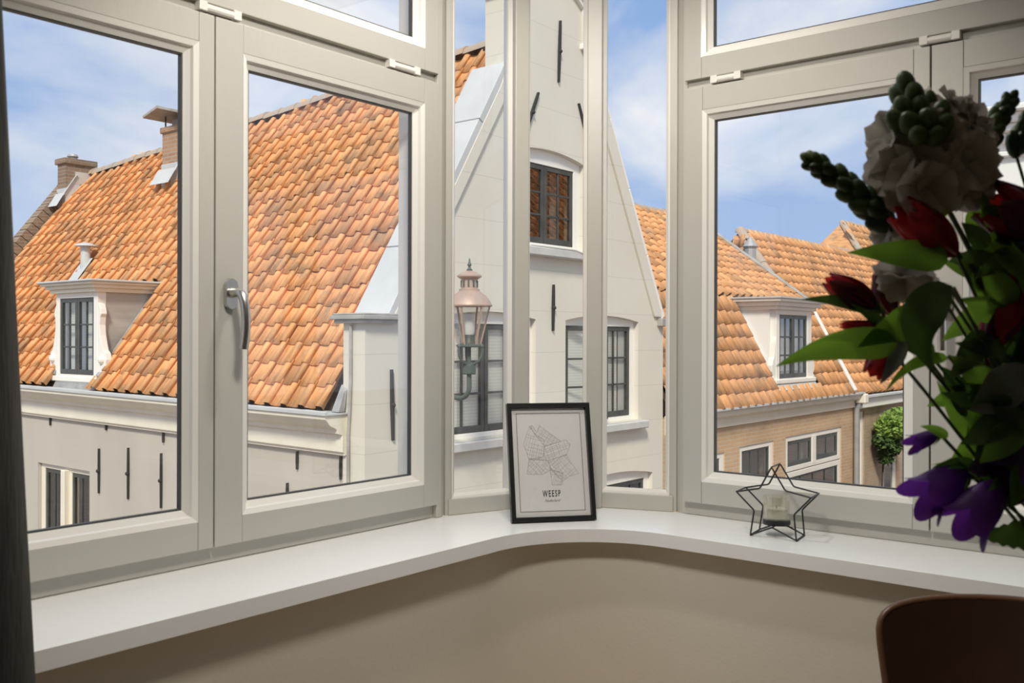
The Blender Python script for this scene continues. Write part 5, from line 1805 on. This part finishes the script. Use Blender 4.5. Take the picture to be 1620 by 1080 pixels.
# big dark drooping leaf stem
o = stem_thing('leafy_stem', bq(1508, 452, -.07), 'glossy dark leaf drooping in front of the red lilies', 'leaf', G_GREEN)
leaf(o, bq(1506, 450, -.07), bq(1478, 585, -.08), 62 * BU, m='leaf_dark', ctrl=bq(1415, 500, -.10), turn=0.3, blunt=0.7)
o = stem_thing('leafy_stem', bq(1500, 560, -.02), 'narrow curling green leaf in front of the right window frame', 'leaf', G_GREEN)
leaf(o, bq(1500, 565, -.02), bq(1400, 620, -.03), 20 * BU, ctrl=bq(1440, 555, -.03))

# grey round leaf
o = stem_thing('eucalyptus_sprig', bq(1625, 560, -.05), 'grey green rounded eucalyptus leaf at the right edge', 'leaf', None)
leaf(o, bq(1625, 575, -.06), bq(1535, 645, -.08), 66 * BU, m='leaf_grey', bow=-0.12, blunt=0.8, fold=0.1)
leaf(o, bq(1630, 570, -.05), bq(1700, 520, -.05), 60 * BU, m='leaf_grey', bow=0.1, blunt=0.8, fold=0.1)

# purple bells
def bellflower(base, mouth, R, m, label, leaves=()):
    o = stem_thing('bellflower', bq(*base), label, 'flower', G_BELL, bend=0.10)
    bell(o, bq(*base), bq(*mouth), R * BU, m)
    for l in leaves:
        leaf(o, bq(*l[0]), bq(*l[1]), l[2] * BU, **l[3])


bellflower((1487, 684, -.02), (1436, 704, -.03), 15, 'petal_purple', 'small purple bellflower, topmost of the purple blooms',
           [((1500, 690, -.03), (1456, 672, -.04), 16, dict()), ((1545, 700, -.01), (1482, 600, -.02), 34, dict(bow=-0.05)), ((1560, 690, -.01), (1500, 735, -.02), 40, dict(bow=0.1))])
bellflower((1525, 742, -.03), (1448, 796, -.045), 37, 'petal_purple', 'purple bellflower opening to the left above the sill',
           [((1545, 735, -.03), (1475, 738, -.04), 22, dict(m='leaf_dark'))])
bellflower((1585, 762, -.05), (1512, 838, -.06), 40, 'petal_purple', 'largest purple bellflower, hanging lowest over the sill',
           [((1600, 780, -.05), (1540, 818, -.06), 26, dict(m='leaf_dark'))])
bellflower((1655, 705, -.06), (1585, 775, -.07), 50, 'petal_purple_dark', 'very dark purple bellflower at the right edge')

# serrated leaf, low
o = stem_thing('leafy_stem', bq(1660, 835, -.03), 'dark serrated leaf low at the right edge above the sill', 'leaf', G_GREEN)
leaf(o, bq(1660, 838, -.03), bq(1540, 843, -.05), 52 * BU, m='leaf_dark', bow=-0.03, serr=1, nl=16)

# leafy greenery filling the middle
spots = [(1560, 410), (1590, 470), (1530, 600), (1585, 640), (1555, 690), (1620, 560), (1640, 660), (1700, 500), (1720, 620), (1660, 440), (1600, 360), (1560, 350)]
where = ['behind the white stock', 'beside the pinkish lily', 'over the small purple bellflower', 'right of the purple bellflowers', 'above the largest purple bellflower', 'by the rounded grey leaf',
         'low at the right edge', 'right of the picture edge', 'far right of the vase', 'under the dark red lily', 'behind the dark red lily', 'behind the crimson lily']
rn = random.Random(3)
for (x, y), wh in zip(spots, where):
    o = stem_thing('leafy_stem', bq(x, y, .02), 'leafy green stem ' + wh, 'leaf', G_GREEN, r=0.0026)
    for k in range(21):
        t = rn.uniform(-.3, 1.0)
        a = bq(x + (1700 - x) * (1 - t) * 0.35 + rn.uniform(-18, 18), y + (900 - y) * (1 - t) * 0.28 + rn.uniform(-25, 25), rn.uniform(-.035, .055))
        th = rn.uniform(0, 2 * math.pi)
        ln = rn.uniform(55, 110) * BU
        b = a + (RGT * math.cos(th) + UP * math.sin(th) * 0.9 + FWD * rn.uniform(-.6, .5)).normalized() * ln
        # keep the leaves inside the bouquet
        gx = 1590 + (b - BC).dot(RGT) / BU
        if gx < 1478: b = a + (a - b) * 0.8
        leaf(o, a, b, rn.uniform(28, 54) * BU, bow=rn.uniform(-.1, .25), m=('leaf_dark' if rn.random() < 0.55 else 'leaf'), turn=rn.uniform(-.8, .8), nl=8)
front = [('leafy stem of pale green leaves above the small purple bellflower', [((1570, 640, -.05), (1488, 618, -.06), 36), ((1575, 620, -.06), (1502, 560, -.06), 40), ((1590, 660, -.07), (1520, 700, -.08), 44), ((1560, 600, -.05), (1530, 690, -.06), 42)]),
         ('leafy stem hanging between the grey leaf and the purple bells', [((1610, 670, -.08), (1550, 730, -.09), 46), ((1625, 690, -.08), (1570, 640, -.08), 42), ((1630, 720, -.08), (1600, 800, -.09), 40), ((1600, 640, -.07), (1530, 640, -.08), 34)]),
         ('leafy stem crossing under the drooping dark leaf', [((1560, 520, -.05), (1500, 600, -.06), 40), ((1580, 500, -.06), (1520, 470, -.07), 38), ((1590, 550, -.06), (1510, 540, -.06), 36), ((1600, 480, -.07), (1550, 420, -.07), 44)]),
         ('leafy stem in front of the dark red lily', [((1620, 430, -.07), (1560, 380, -.08), 44), ((1600, 400, -.07), (1540, 440, -.08), 38), ((1640, 470, -.08), (1600, 380, -.08), 42), ((1560, 390, -.06), (1520, 350, -.07), 30)])]
for i, (lb, ls) in enumerate(front):
    o = stem_thing('leafy_stem', bq(*ls[0][0]), lb, 'leaf', G_GREEN, r=0.0024)
    for k, (a, b, w) in enumerate(ls):
        leaf(o, bq(*a), bq(*b), w * BU, bow=(0.12 if k % 2 else -0.08), m=('leaf' if (k + i) % 2 else 'leaf_dark'), turn=(-.4 if k % 2 else .5))
for i, (x, y) in enumerate([(1720, 300), (1780, 430)]):
    o = stem_thing('white_stock', bq(x, y), ['white stock at the far right of the vase', 'lower white stock at the far right of the vase'][i], 'flower', 'white stocks in the bouquet', r=0.003)
    for k in range(6):
        d = Vector((rn.uniform(-1, 1), rn.uniform(-1, 1), rn.uniform(-.6, 1))).normalized()
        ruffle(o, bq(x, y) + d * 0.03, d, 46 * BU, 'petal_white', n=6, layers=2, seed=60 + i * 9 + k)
